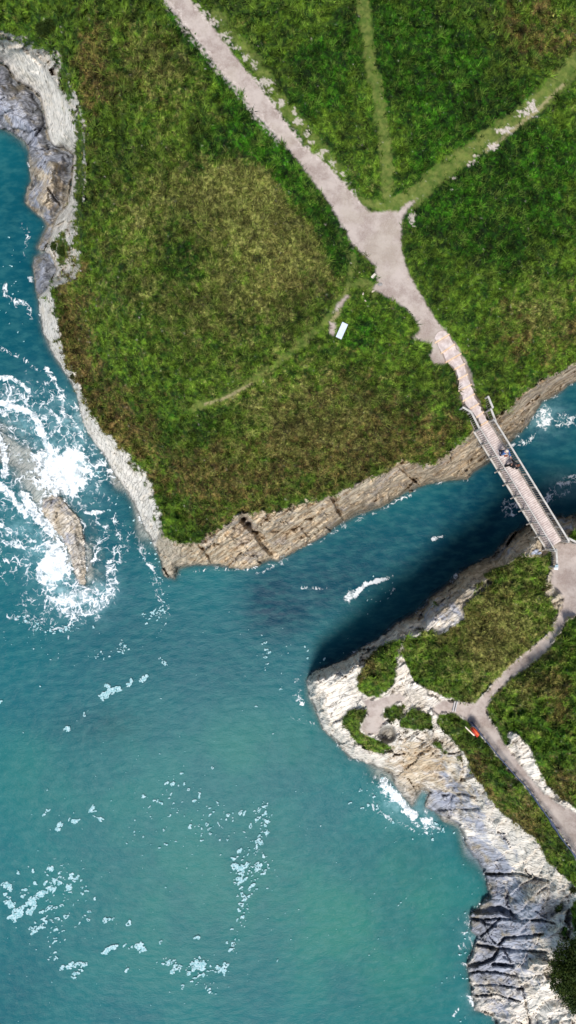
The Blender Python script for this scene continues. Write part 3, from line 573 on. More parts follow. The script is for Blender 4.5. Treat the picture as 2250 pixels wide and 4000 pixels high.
milk = np.clip(.9*gd(230,1850,150,130)+.9*gd(330,2320,110,85)+.8*gd(225,2190,90,120)+.55*gd(70,1640,150,130)+.5*gd(110,2050,130,120)+.6*gd(300,1640,70,90)+.9*gd(1565,3120,70,70)+.6*gd(1670,3190,40,50)+.6*gd(2130,1630,70,70)+.5*gd(1850,3630,40,50)+.5*gd(1845,3910,40,50)+.45*gd(2200,1900,90,50)+.15*sstep(30,5,shore), 0, 1)*np.clip(.8+nA*.9+nB*.5, 0, 1)
w1 = np.stack([FO, deepshadem, greenm, depth/5], -1)
cover = fm(np.where(isl & (z > .6), 1., 0.)) > .99
def wsub(name, sel):
    q = quads[sel]; used = np.unique(q); remap = np.zeros(nr*nc, np.int64); remap[used] = np.arange(len(used))
    return np_mesh(name, wp.reshape(-1, 3)[used], remap[q], 4, MW, attrs={'w1': w1.reshape(-1, 4)[used], 'w2': np.stack([milk]*4, -1).reshape(-1, 4)[used]})
surf = fm(FO) > .78
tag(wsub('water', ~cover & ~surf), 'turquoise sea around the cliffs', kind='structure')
tag(wsub('surf', ~cover & surf), 'thick white breaking surf around the rocks', kind='stuff')

# floating flecks of foam
n = NT('foam'); MF = n.out(n.mix(n.rng(n.noise(9, 4), .35, .65), (.16,.38,.41), (.46,.62,.65)), .8)
def fleck_mesh():
    vs, fs = [], []
    def fleck(u, v, r, st=1., ang=0., ring=False):
        cx, cy = (u-CU)*kw, -(v-CV)*kw; r = r*kw; zf = .034+.00002*len(fs)
        k = 14 if r > .08 else 8; ph = random.uniform(0, 6.28); i0 = len(vs)
        rr = [r*(1+.33*math.sin(2*a*6.283/k+ph)+.22*math.sin(3*a*6.283/k+ph*2.1)+random.uniform(-.22, .22)) for a in range(k)]
        for inner in ((0., .35) if ring else (0.,)): pass
        ca, sa = math.cos(ang), math.sin(ang)
        hx, hy = random.uniform(-.2, .2)*r, random.uniform(-.2, .2)*r
        for a in range(k):
            t = a*6.283/k; x, y = rr[a]*math.cos(t)*st, rr[a]*math.sin(t)/st**.5
            vs.append((cx+x*ca-y*sa, cy+x*sa+y*ca, zf))
        if ring:
            for a in range(k):
                t = a*6.283/k; q = random.uniform(.3, .55); x, y = rr[a]*q*math.cos(t)*st+hx, rr[a]*q*math.sin(t)/st**.5+hy
                vs.append((cx+x*ca-y*sa, cy+x*sa+y*ca, zf))
            for a in range(k): fs.append((i0+a, i0+(a+1) % k, i0+k+(a+1) % k, i0+k+a))
        else: fs.append(tuple(range(i0, i0+k)))
    def zone(cx, cy, rx, ry, N, rmin, rmax, ring=.25):
        for _ in range(N):
            u = random.gauss(cx, rx); v = random.gauss(cy, ry); r = rmin+(rmax-rmin)*random.random()**3
            fleck(u, v, r, random.uniform(1, 1.7), random.uniform(-.3, 1.2), random.random() < ring and r > 4)
    def line(pts, N, jit, rmin, rmax, ring=.2):
        for _ in range(N):
            i = random.randrange(len(pts)-1); t = random.random()
            u = pts[i][0]*(1-t)+pts[i+1][0]*t+random.gauss(0, jit); v = pts[i][1]*(1-t)+pts[i+1][1]*t+random.gauss(0, jit)
            r = rmin+(rmax-rmin)*random.random()**2.5
            fleck(u, v, r, random.uniform(1, 1.6), random.uniform(-.3, 1.3), random.random() < ring and r > 4)
    line([(45,3590),(75,3565),(100,3535),(130,3515),(160,3490),(180,3478)], 34, 5, 6, 14, .5)
    line([(20,3455),(45,3460),(30,3500),(30,3530),(50,3540)], 26, 5, 5, 12, .6)
    line([(180,3462),(200,3465),(210,3475)], 8, 4, 5, 10); line([(115,3625),(140,3622),(170,3625),(168,3608)], 16, 3, 3, 8)
    line([(90,3510),(85,3500),(100,3492)], 7, 2, 3, 6); line([(105,3560),(125,3560)], 6, 3, 6, 11, .3)
    line([(255,3205),(280,3202),(300,3206)], 9, 2, 4, 8, 0); line([(165,3195),(180,3170),(195,3162)], 9, 2, 3, 6, 0); line([(355,3155),(365,3165),(375,3185),(400,3205),(425,3218)], 16, 4, 3, 8, 0)
    line([(225,3230),(240,3215),(235,3250)], 10, 5, 3, 8); line([(180,3385),(205,3395)], 9, 4, 4, 9)
    line([(270,3460),(262,3470)], 6, 4, 5, 9); zone(250, 3440, 45, 35, 40, 1.5, 9); zone(180,3480,110,70,50,1.5,9); zone(230,3580,60,40,30,2,9,.5); zone(210,3670,25,35,20,2,8)
    line([(240,3790),(265,3775),(290,3770),(300,3760),(330,3760),(320,3790),(290,3810),(280,3822)], 42, 5, 3, 9, .3); line([(185,3745),(225,3740)], 7, 4, 3, 8)
    line([(480,3695),(520,3697),(545,3690),(560,3705)], 14, 4, 3, 8); line([(545,3690),(560,3712)], 12, 5, 5, 10, .4)
    line([(640,3740),(660,3760),(690,3770),(670,3795)], 30, 9, 2, 8); line([(730,3785),(770,3780),(800,3760),(765,3745),(780,3800),(840,3780),(880,3785)], 80, 9, 2, 11, .3); zone(800, 3840, 45, 20, 24, 1.5, 6)
    line([(910,3700),(930,3640),(955,3580),(955,3540),(950,3500),(930,3460),(935,3410),(960,3390),(990,3400)], 85, 12, 1.5, 8); line([(910,3375),(925,3385),(945,3395),(965,3375)], 16, 4, 5, 11)
    line([(1000,3310),(1030,3260),(1040,3200),(1020,3150)], 60, 14, 1.5, 7); zone(1000, 3380, 35, 50, 60, 1.5, 9, .4); zone(860, 3210, 90, 50, 50, 1.5, 8); zone(700, 3080, 60, 45, 40, 1.2, 7); zone(660,3220,110,50,26,1.2,6)
    line([(410,3590),(445,3585),(440,3595)], 7, 4, 4, 8, .7); fleck(503, 3605, 10, 1.3, 1.5, True); fleck(495,3788,7,1.2,.8); fleck(628,3678,6,1.2,.8,True); fleck(900,3708,8,1,0); fleck(770,3660,9,1.3,.5)
    line([(410,3720),(425,3705),(440,3700),(455,3690)], 18, 3, 5, 10, .4); line([(500,2675),(515,2660)], 8, 3, 4, 8); line([(545,2662),(575,2645)], 9, 3, 4, 9); line([(415,2675),(425,2680)], 5, 3, 4, 6)
    line([(405,2722),(420,2705),(455,2690),(468,2688)], 20, 4, 6, 12, .3); line([(620,2560),(650,2600)], 12, 5, 2, 5); line([(560,2420),(600,2400),(640,2380)], 30, 10, 1.5, 5); line([(350,2560),(480,2540),(470,2520)], 34, 12, 1.5, 5)
    line([(60,2400),(160,2450),(250,2460),(300,2440)], 60, 12, 1.5, 6); line([(270,2840),(260,2870)], 6, 4, 4, 8); fleck(330,2790,6,1.3,1.5,True); fleck(4,2740,6)
    line([(590,2050),(620,2200),(640,2330),(640,2450)], 60, 18, 1.2, 4); zone(960,2560,160,120,22,1.2,4); zone(1180,2620,60,50,16,1.5,5); zone(1040,2540,20,30,14,1.5,5)
    zone(1780,3380,90,150,8,1.2,3); zone(1540,3500,150,250,26,1.,2.6); zone(1110,3350,200,300,30,1.,2.6); zone(400,3500,330,330,110,1.,3); zone(300,2900,200,200,14,1,3); zone(1480,2320,40,30,14,1.2,4); zone(400,1700,30,140,34,1.5,5); zone(60,1130,50,180,34,1.2,4); zone(480,1990,50,120,34,1.5,5); zone(150,2500,120,50,30,1.2,5)
    zone(1480,3110,50,60,44,1.2,5); zone(1690,3240,40,20,24,1.2,5); zone(1820,3700,22,120,30,1.2,4)
    return vs, fs
vs, fs = fleck_mesh()
keep = []
arr = np.array(vs); pu = arr[:, 0]/kw+CU; pv = -arr[:, 1]/kw+CV; zz_ = lookup(np.where(isl, 1., 0.), ua, va, pu, pv)
fs = [f for f in fs if max(zz_[list(f)]) < .05]
me = bpy.data.meshes.new('sea_foam'); me.from_pydata(vs, [], fs); me.materials.append(MF); o = bpy.data.objects.new('sea_foam', me); C.objects.link(o)
tag(o, 'scattered white flecks of foam drifting on the sea', kind='stuff')

# ------------------------------------------------------------------ simple mesh builder for built things
class MB:
    def __init__(s): s.v = []; s.f = []
    def box(s, c, ax, ay, az):      # centre and three half-axis vectors
        c = Vector(c); i = len(s.v)
        for sx in (-1, 1):
            for sy in (-1, 1):
                for sz in (-1, 1): s.v.append(tuple(c+sx*Vector(ax)+sy*Vector(ay)+sz*Vector(az)))
        for q in ((0,1,3,2),(4,6,7,5),(0,4,5,1),(2,3,7,6),(0,2,6,4),(1,5,7,3)): s.f.append(tuple(i+k for k in q))
        return s
    def bar(s, a, b, w, h, up=(0,0,1)):
        a = Vector(a); b = Vector(b); d = (b-a); L = d.length; d.normalize(); up = Vector(up)
        if abs(d.dot(up)) > .95: up = Vector((.5,.85,0))
        x = d.cross(up).normalized(); y = x.cross(d).normalized()
        return s.box((a+b)/2, d*L/2, x*w/2, y*h/2)
    def tube(s, pts, r, k=8):
        rs = r if isinstance(r, (list, tuple)) else [r]*len(pts); pts = [Vector(p) for p in pts]; i0 = len(s.v)
        for j, p in enumerate(pts):
            d = (pts[min(j+1, len(pts)-1)]-pts[max(j-1, 0)]).normalized(); u_ = Vector((0,0,1)) if abs(d.z) < .9 else Vector((1,0,0))
            x = d.cross(u_).normalized(); y = x.cross(d)
            for a in range(k): t = a*6.28318/k; s.v.append(tuple(p+(x*math.cos(t)+y*math.sin(t))*rs[j]))
        for j in range(len(pts)-1):
            for a in range(k):
                s.f.append((i0+j*k+a, i0+j*k+(a+1) % k, i0+(j+1)*k+(a+1) % k, i0+(j+1)*k+a))
        s.f.append(tuple(i0+a for a in reversed(range(k)))); s.f.append(tuple(i0+(len(pts)-1)*k+a for a in range(k)))
        return s
    def prism(s, poly, z0, z1):
        i = len(s.v); n = len(poly)
        for p in poly: s.v.append((p[0], p[1], z0))
        for p in poly: s.v.append((p[0], p[1], z1))
        s.f.append(tuple(i+k for k in reversed(range(n)))); s.f.append(tuple(i+n+k for k in range(n)))
        for k in range(n): s.f.append((i+k, i+(k+1) % n, i+n+(k+1) % n, i+n+k))
        return s
    def ell(s, c, r, k=10, rot=None, jit=0):
        c = Vector(c); i = len(s.v); R = rot or Matrix.Identity(3)
        for a in range(k+1):
            th = math.pi*a/k
            for b in range(2*k):
                ph = math.pi*b/k; q = 1+random.uniform(-jit, jit)
                s.v.append(tuple(c+R@Vector((r[0]*math.sin(th)*math.cos(ph)*q, r[1]*math.sin(th)*math.sin(ph)*q, r[2]*math.cos(th)*q))))
        for a in range(k):
            for b in range(2*k): s.f.append((i+a*2*k+b, i+(a+1)*2*k+b, i+(a+1)*2*k+(b+1) % (2*k), i+a*2*k+(b+1) % (2*k)))
        return s
    def build(s, name, mat, parent=None, smooth=False, bevel=0):
        me = bpy.data.meshes.new(name); me.from_pydata(s.v, [], s.f); me.materials.append(mat); me.validate()
        if smooth:
            for p in me.polygons: p.use_smooth = True
        o = bpy.data.objects.new(name, me); C.objects.link(o)
        if parent:
            o.parent = parent; o.matrix_parent_inverse = Matrix.Translation(-parent.location)
        if bevel:
            b = o.modifiers.new('bevel', 'BEVEL'); b.width = bevel; b.segments = 1; b.limit_method = 'ANGLE'
        return o
def empty(name, loc, label, cat, group=None):
    o = bpy.data.objects.new(name, None); o.location = loc; C.objects.link(o); o.empty_display_size = .3
    return tag(o, label, cat, group)
def wood(name, a, b, c=(.10,.06,.04), rot=0, sc=(1,1,1)):
    n = NT(name); v = n.coord(sc, (0, 0, rot))
    col = n.mix(n.rng(n.noise(3, 5, v, .65), .3, .7), a, b); col = n.mix(n.rng(n.noise(11, 4, v), .58, .75, 0, .5), col, c)
    return n.out(col, .85, n.bump(n.noise(30, 3, v), .3, .01))
def plain(name, a, b=None, rough=.6, metal=0., scale=12):
    n = NT(name); col = n.mix(n.rng(n.noise(scale, 3), .3, .7), a, b or tuple(x*.8 for x in a)); return n.out(col, rough, metal=metal)
M_deck = wood('deck_boards', (.48,.39,.36), (.70,.61,.57), (.32,.23,.19))
M_rail = wood('weathered_rail', (.40,.38,.34), (.60,.57,.52), (.24,.22,.18))
M_bal = wood('weathered_baluster', (.24,.20,.16), (.40,.35,.29))
M_beam = wood('bridge_beam', (.12,.08,.06), (.22,.16,.12))
M_step = wood('step_gravel', (.42,.34,.31), (.66,.58,.55), (.28,.20,.17))
M_riser = wood('step_board', (.62,.42,.26), (.80,.62,.44))

# ------------------------------------------------------------------ footbridge
DZ = 10.0
A = P3(1880, 1664, DZ); B = P3(2166, 2129, DZ)
ax = (B-A).normalized(); L = (B-A).length; rt = ax.cross(Vector((0,0,1))).normalized()   # rt points image-left when walking down
rt = -rt if rt.x < 0 else rt          # now towards image-right
HW = .545; UPV = Vector((0,0,1))
bridge = empty('footbridge', tuple((A+B)/2), 'narrow timber footbridge with railings spanning the sea channel', 'footbridge')
mb = MB(); s_ = 0.0
while s_ < L-.02:
    w = random.uniform(.128, .142); c = A+ax*(s_+w/2)+rt*random.uniform(-.012, .012)
    mb.box(c-UPV*.025+UPV*random.uniform(-.004, .004), rt*(HW+random.uniform(-.01, .01)), ax*(w/2-.006), UPV*.025); s_ += w+.004
mb.build('deck', M_deck, bridge)
for sgn in (-1, 1):
    MB().bar(A+rt*sgn*(HW-.10)-UPV*.21, B+rt*sgn*(HW-.10)-UPV*.21, .12, .30).build('beam', M_beam, bridge)
    MB().bar(A+rt*sgn*(HW+.045)-UPV*.06, B+rt*sgn*(HW+.045)-UPV*.06, .07, .12).build('edge_board', M_rail, bridge)
def rail_run(parent, a, b, h, nb, mat_r=M_rail, posts=2, lean=Vector((0,0,0)), wide=.11, low=.1, base_b=None):
    """one straight run of railing: hand rail, bottom rail and balusters"""
    a = Vector(a); b = Vector(b); d = (b-a)
    MB().bar(a+UPV*h+lean, b+UPV*h+lean, wide, .05).build('hand_rail', mat_r, parent)
    MB().bar(a+UPV*low, b+UPV*low, .05, .07).build('bottom_rail', M_bal, parent)
    m = MB()
    for i in range(nb):
        p = a+d*((i+.5)/nb); m.bar(p+UPV*low, p+UPV*(h-.03)+lean, .032, .032)
    m.build('balusters', M_bal, parent)
PH = 1.25
for sgn in (-1, 1):
    run = .03 if sgn < 0 else 0
    off = rt*sgn*(HW-.03)
    a = A+ax*.05+off; b = B-ax*.05+off
    MB().bar(a+UPV*PH, b+UPV*PH, .05 if sgn < 0 else .10, .05).build('hand_rail', M_rail, bridge)
    MB().bar(a+UPV*.12, b+UPV*.12, .05, .07).build('bottom_rail', M_bal, bridge)
    m = MB(); nb = int(L/.135)
    for i in range(nb):
        p = a+(b-a)*((i+.5)/nb); m.bar(p+UPV*.12, p+UPV*(PH-.03), .030, .030)
    m.build('balusters', M_bal, bridge)
    for i in range(10):
        p = A+ax*(.08+i*(L-.16)/9)+rt*sgn*(HW+.02)
        MB().bar(p-UPV*.15, p+UPV*(PH-.03)-rt*sgn*.05, .08, .08).build('post', M_rail, bridge, bevel=.008)
        if sgn < 0 and 0 < i:
            MB().bar(p-UPV*.06, p+rt*sgn*.26-UPV*.06, .07, .09).build('outrigger', M_rail, bridge)
            MB().bar(p+rt*sgn*.22-UPV*.04, p+UPV*.55, .05, .06).build('brace', M_bal, bridge)
# approach fences
def fence(name_label, pts, h, cat='fence', nbf=8, wide=.12):
    e = empty('wooden_fence', pts[0], name_label, cat, 'short fences at the bridge ends')
    for i, p in enumerate(pts):
        MB().bar(Vector(p)-UPV*.3, Vector(p)+UPV*(h+.02), .09, .09).build('post', M_rail, e, bevel=.008)
    for a, b in zip(pts[:-1], pts[1:]):
        rail_run(e, a, b, h, max(3, int((Vector(b)-Vector(a)).length/.12)), wide=wide)
def at_top(u, v, h, zb):       # foot of something whose top is seen at u, v
    return P3(u, v, zb+h)-UPV*h
Ra = A+rt*(HW-.03); La = A-rt*(HW-.03); Rb = B+rt*(HW-.03); Lb = B-rt*(HW-.03)
fence('fence of upright slats running up the grass above the bridge on its right side', [at_top(1907,1549,1.15,9.9), at_top(1925,1592,1.15,9.9)], 1.15)
fence('long fence of upright slats joining the right railing to the grass slope', [at_top(1918,1598,1.15,9.85), at_top(1937,1647,1.15,9.85), Ra+ax*.02], 1.15)
fence('low slatted fence between the last steps and the left bridge railing', [at_top(1808,1592,1.05,9.9), at_top(1840,1610,1.05,9.85), La+ax*.05], 1.1)
fence('fence along the gravel below the bridge beside the heath, ending at a small white plate', [Lb+ax*.06, at_top(2173,2146,1.15,9.8), at_top(2177,2216,1.15,9.8)], 1.15)
fence('fence bending away right from the bottom end of the bridge above the rocks', [Rb+ax*.04, at_top(2222,2103,1.1,9.9), at_top(2262,2124,1.1,9.9), at_top(2380,2150,1.1,9.9)], 1.1)
# small notice at the end of the lower fence
e = empty('notice_plate', tuple(P3(2172,2226,9.8)), 'small white and blue notice plate at the lower fence end', 'sign')
pp = at_top(2172, 2217, 1.2, 9.8)
MB().bar(pp-UPV*.2, pp+UPV*1.18, .07, .07).build('post', M_rail, e)
MB().box(pp+UPV*1.22+Vector((0,-.06,0)), (.12,0,0), (0,.075,.03), (0,-.004,.012)).build('plate', plain('white_plate', (.72,.76,.78)), e)
MB().box(pp+UPV*1.27+Vector((0,.11,.02)), (.10,0,0), (0,.07,.03), (0,-.004,.012)).build('plate', plain('blue_plate', (.36,.48,.52)), e)

# ------------------------------------------------------------------ steps down to the bridge
RIS = [((1696,1310),(1738,1268)),((1701,1336),(1752,1305)),((1725,1377),(1773,1344)),((1742,1413),(1798,1381)),((1777,1440),(1813,1420)),((1791,1479),(1824,1461)),((1792,1526),(1839,1501)),
       ((1809,1565),(1851,1538)),((1832,1598),(1868,1576)),((1862,1628),(1886,1609)),((1880,1658),(1904,1644))]
stairs = empty('path_steps', tuple(P3(1800,1450,11)), 'curving flight of broad shallow gravel steps with pale timber edges leading down to the bridge', 'steps')
NS = len(RIS)-1
for i in range(NS):
    zt = 12.05-(12.05-10.03)*(i+.5)/NS
    (l0, r0), (l1, r1_) = RIS[i], RIS[i+1]
    exp = lambda l, r, k: ((l[0]-(r[0]-l[0])*k, l[1]-(r[1]-l[1])*k), (r[0]+(r[0]-l[0])*k, r[1]+(r[1]-l[1])*k))
    a_, b_ = exp(l0, r0, -.06), exp(l1, r1_, .0)
    poly = [px2w(*a_[0], zt)[:2], px2w(*b_[0], zt)[:2], px2w(*b_[1], zt)[:2], px2w(*a_[1], zt)[:2]]
    # ragged sides
    def rag(p, q, k=4): return [(p[0]+(q[0]-p[0])*t/k+(random.uniform(-.05,.05) if 0 < t < k else 0), p[1]+(q[1]-p[1])*t/k+(random.uniform(-.04,.04) if 0 < t < k else 0)) for t in range(k)]
    pl = rag(poly[0], poly[1])+[poly[1]]+rag(poly[2], poly[3])+[poly[3]]
    st = MB().prism(pl, zt-.75, zt).build('step', M_step, stairs)
    a3 = Vector(poly[1]+(zt-.11,)); b3 = Vector(poly[2]+(zt-.11,)); d = (b3-a3).normalized(); nn = Vector((d.y, -d.x, 0)); nn = nn if nn.y < 0 else -nn
    a3 = a3+nn*.03; b3 = b3+nn*.03
    r = MB().bar(a3-d*.05, b3+d*.05, .085, .27).build('riser_board', M_riser, None)
    r.parent = st; r.matrix_parent_inverse = Matrix.Translation(-stairs.location)@Matrix.Identity(4)
    r.matrix_parent_inverse = (Matrix.Translation(stairs.location)@st.matrix_parent_inverse).inverted()

# ------------------------------------------------------------------ information board, marker, stones
def sit(u, v): return P3(u, v, zat(u, v))
zb = zat(1335, 1290); hb = .55
cor = [P3(1338,1257,zb+hb), P3(1359,1268,zb+hb), P3(1334,1326,zb+hb), P3(1311,1315,zb+hb)]
e = empty('information_board', tuple(P3(1335,1290,zb)), 'plain pale blue-white rectangular board on low legs in the grass beside a bare earth patch', 'board')
c = sum(cor, Vector())/4; le = (cor[3]+cor[2]-cor[0]-cor[1])/4; se = (cor[1]-cor[0]+cor[2]-cor[3])/4
MB().box(c, le, se, (0,0,.022)).build('panel', plain('board_white', (.56,.62,.72), (.64,.70,.79), .35, scale=3), e, bevel=.006)
MB().box(c-Vector((0,0,.045)), le*.93, se*.86, (0,0,.022)).build('frame', M_bal, e)
for q in (-.8, .8):
    MB().bar(c+le*q*.9-UPV*(hb+.3), c+le*q*.9-UPV*.07, .09, .09).build('leg', M_bal, e)
zb = zat(1460, 1085)
e = empty('marker_post', tuple(P3(1455,1088,zb)), 'short pale squared marker post leaning in dark grass beside the wide path junction', 'post')
MB().bar(P3(1456,1086,zb-.1), P3(1461,1074,zb+.55), .13, .10).build('post', M_rail, e, bevel=.01)
MB().box(P3(1459,1077,zb+.58), (.11,.10,.03), (-.045,.05,0), (-.01,-.01,.02)).build('cap', plain('pale_cap', (.62,.58,.46)), e)
M_stone = plain('pale_stone', (.62,.54,.42), (.40,.33,.25), .9, scale=9); M_stone2 = plain('grey_stone', (.22,.21,.20), (.34,.32,.30), .9, scale=9)
def stone(u, v, s, label, mat=M_stone, fl=.5, rot=0.):
    p = sit(u, v); m = MB(); m.ell((0,0,0), (s, s*.62, s*fl), 6, jit=.09)
    o = m.build('stone', mat); o.location = p+UPV*s*.12; o.rotation_euler = (0, 0, rot); tag(o, label, 'stone', 'loose stones beside the path junction')
stone(1418, 1149, .10, 'pale pointed stone on worn turf, the larger one left of the path corner', rot=1.2)
stone(1427, 1175, .075, 'small white stone in the dark grass below the worn turf', rot=-.6)
stone(1458, 1138, .11, 'cream stone at the gravel path corner', rot=.4)
stone(1404, 1064, .05, 'tiny white stone in pale turf left of the marker post')
stone(1484, 1111, .17, 'round grey stone on the edge of the gravel path', M_stone2, .35)
stone(1595, 1090, .06, 'tiny white stone on the right side of the wide gravel path')
# step across the side branch of the lower path
e = empty('path_threshold', tuple(sit(1780, 2757)), 'two pale parallel boards set across the gravel side path', 'step')
for du in (0, 9):
    a = P3(1777+du, 2738, zat(1777+du, 2745)+.10); b = P3(1768+du, 2778, zat(1772+du, 2770)+.10); MB().bar(a, b, .07, .16).build('board', plain('threshold_board', (.50,.48,.47)), e, bevel=.008)
# pale driftwood/sheet lodged under the bridge
e = MB(); e.ell((0,0,0), (.34,.12,.10), 5, jit=.3); e.ell((.12,-.2,0), (.26,.10,.08), 5, jit=.3)
o = e.build('stone', plain('blue_grey_stone', (.55,.60,.72), (.25,.27,.33))); o.location = sit(2085, 2158)+UPV*.08; o.rotation_euler = (0,0,.5); tag(o, 'split bluish white rock lying above the cliff left of the bridge end', 'stone', 'loose rocks')

# ------------------------------------------------------------------ dark steel railing along the lower path
M_blue = plain('dark_blue_paint', (.016,.030,.085), (.030,.050,.12), .45)
RP = [(1846,2834),(1862,2842),(1884,2876),(1921,2920),(1958,2966),(1990,3003),(2030,3047),(2062,3080),(2100,3133),(2132,3180),(2163,3220),(2184,3260),(2215,3303),(2250,3345),(2290,3410),(2330,3470)]
RH = 1.1
e = empty('steel_railing', tuple(sit(1846, 2834)), 'dark blue metal railing with thin horizontal bars following the seaward path edge', 'railing')
pts = []
for (u, v) in RP:
    zb = zat(u-10, v-14)
    zb = 8.05 + (v-2834)*.0024; pts.append(at_top(u, v, RH, zb))
for p in pts: MB().bar(p-UPV*.3, p+UPV*RH, .06, .06).build('post', M_blue, e)
for k, h in enumerate((RH, .78, .46, .16)):
    MB().tube([p+UPV*h for p in pts], .038 if k == 0 else .024, 6).build('bar', M_blue, e, smooth=True)
# lifebuoy housing on the railing
c = P3(1862, 2858, 9.25); d = (pts[3]-pts[1]).normalized(); d.z = 0; d.normalize(); sd = Vector((-d.y, d.x, 0)); sd = sd if sd.x < 0 else -sd
e = empty('lifebuoy_station', (c.x, c.y, 8.1), 'bright orange lifebuoy with a white backing board at the start of the dark railing', 'lifebuoy')
M_or = plain('orange_plastic', (.85,.11,.03), (.95,.17,.05), .45, scale=6); M_or2 = plain('red_plastic', (.55,.035,.015), rough=.5)
R3 = Matrix((tuple((d.x, sd.x, 0)), tuple((d.y, sd.y, 0)), (0, 0, 1)))
cc = Vector((c.x, c.y, 9.1))+sd*.06
MB().ell(cc, (.34, .13, .33), 14, R3).build('housing', M_or, e, smooth=True)
ring = [cc+sd*.10+d*.30*math.cos(t*6.283/24)+UPV*.30*math.sin(t*6.283/24) for t in range(25)]
MB().tube(ring, .06, 10).build('ring', M_or2, e, smooth=True)
for q in (-.10, .06):
    MB().tube([cc+sd*q+d*.39*math.cos(t)*math.sqrt(max(0, 1-(q/.15)**2))+UPV*.375*math.sin(t)*math.sqrt(max(.01, 1-(q/.15)**2)) for t in [math.pi*k/16 for k in range(17)]], .014, 6).build('rib', M_or2, e, smooth=True)
MB().bar(cc-sd*.02-UPV*1.2, cc-UPV*.25, .08, .08).build('post', M_bal, e)
b0 = cc+sd*.20
MB().prism([tuple((b0+d*x+sd*y)[:2]) for x, y in ((-.62,.12),(-.50,.17),(.22,.06),(.26,-.01),(.20,-.03))], 8.93, 8.97).build('backing_board', plain('cream_board', (.74,.66,.54)), e)

# ------------------------------------------------------------------ people holding hands on the bridge
def skin_obj(name, nodes, edges, mat, parent, sub=1):
    """nodes: dict key -> (vector, radius); grown into one continuous surface"""
    keys = list(nodes); ix = {k: i for i, k in enumerate(keys)}
    me = bpy.data.meshes.new(name); me.from_pydata([tuple(nodes[k][0]) for k in keys], [(ix[a], ix[b]) for a, b in edges], [])
    me.materials.append(mat); o = bpy.data.objects.new(name, me); C.objects.link(o)
    o.modifiers.new('skin', 'SKIN').use_smooth_shade = True
    for i, k in enumerate(keys):
        r = nodes[k][1]; r = r if isinstance(r, tuple) else (r, r)
        me.skin_vertices[0].data[i].radius = r; me.skin_vertices[0].data[i].use_root = (i == 0)
    s = o.modifiers.new('sub', 'SUBSURF'); s.levels = sub; s.render_levels = sub+1
    o.parent = parent; return o
M_skin = plain('skin', (.62,.36,.27), (.56,.31,.23), .55)
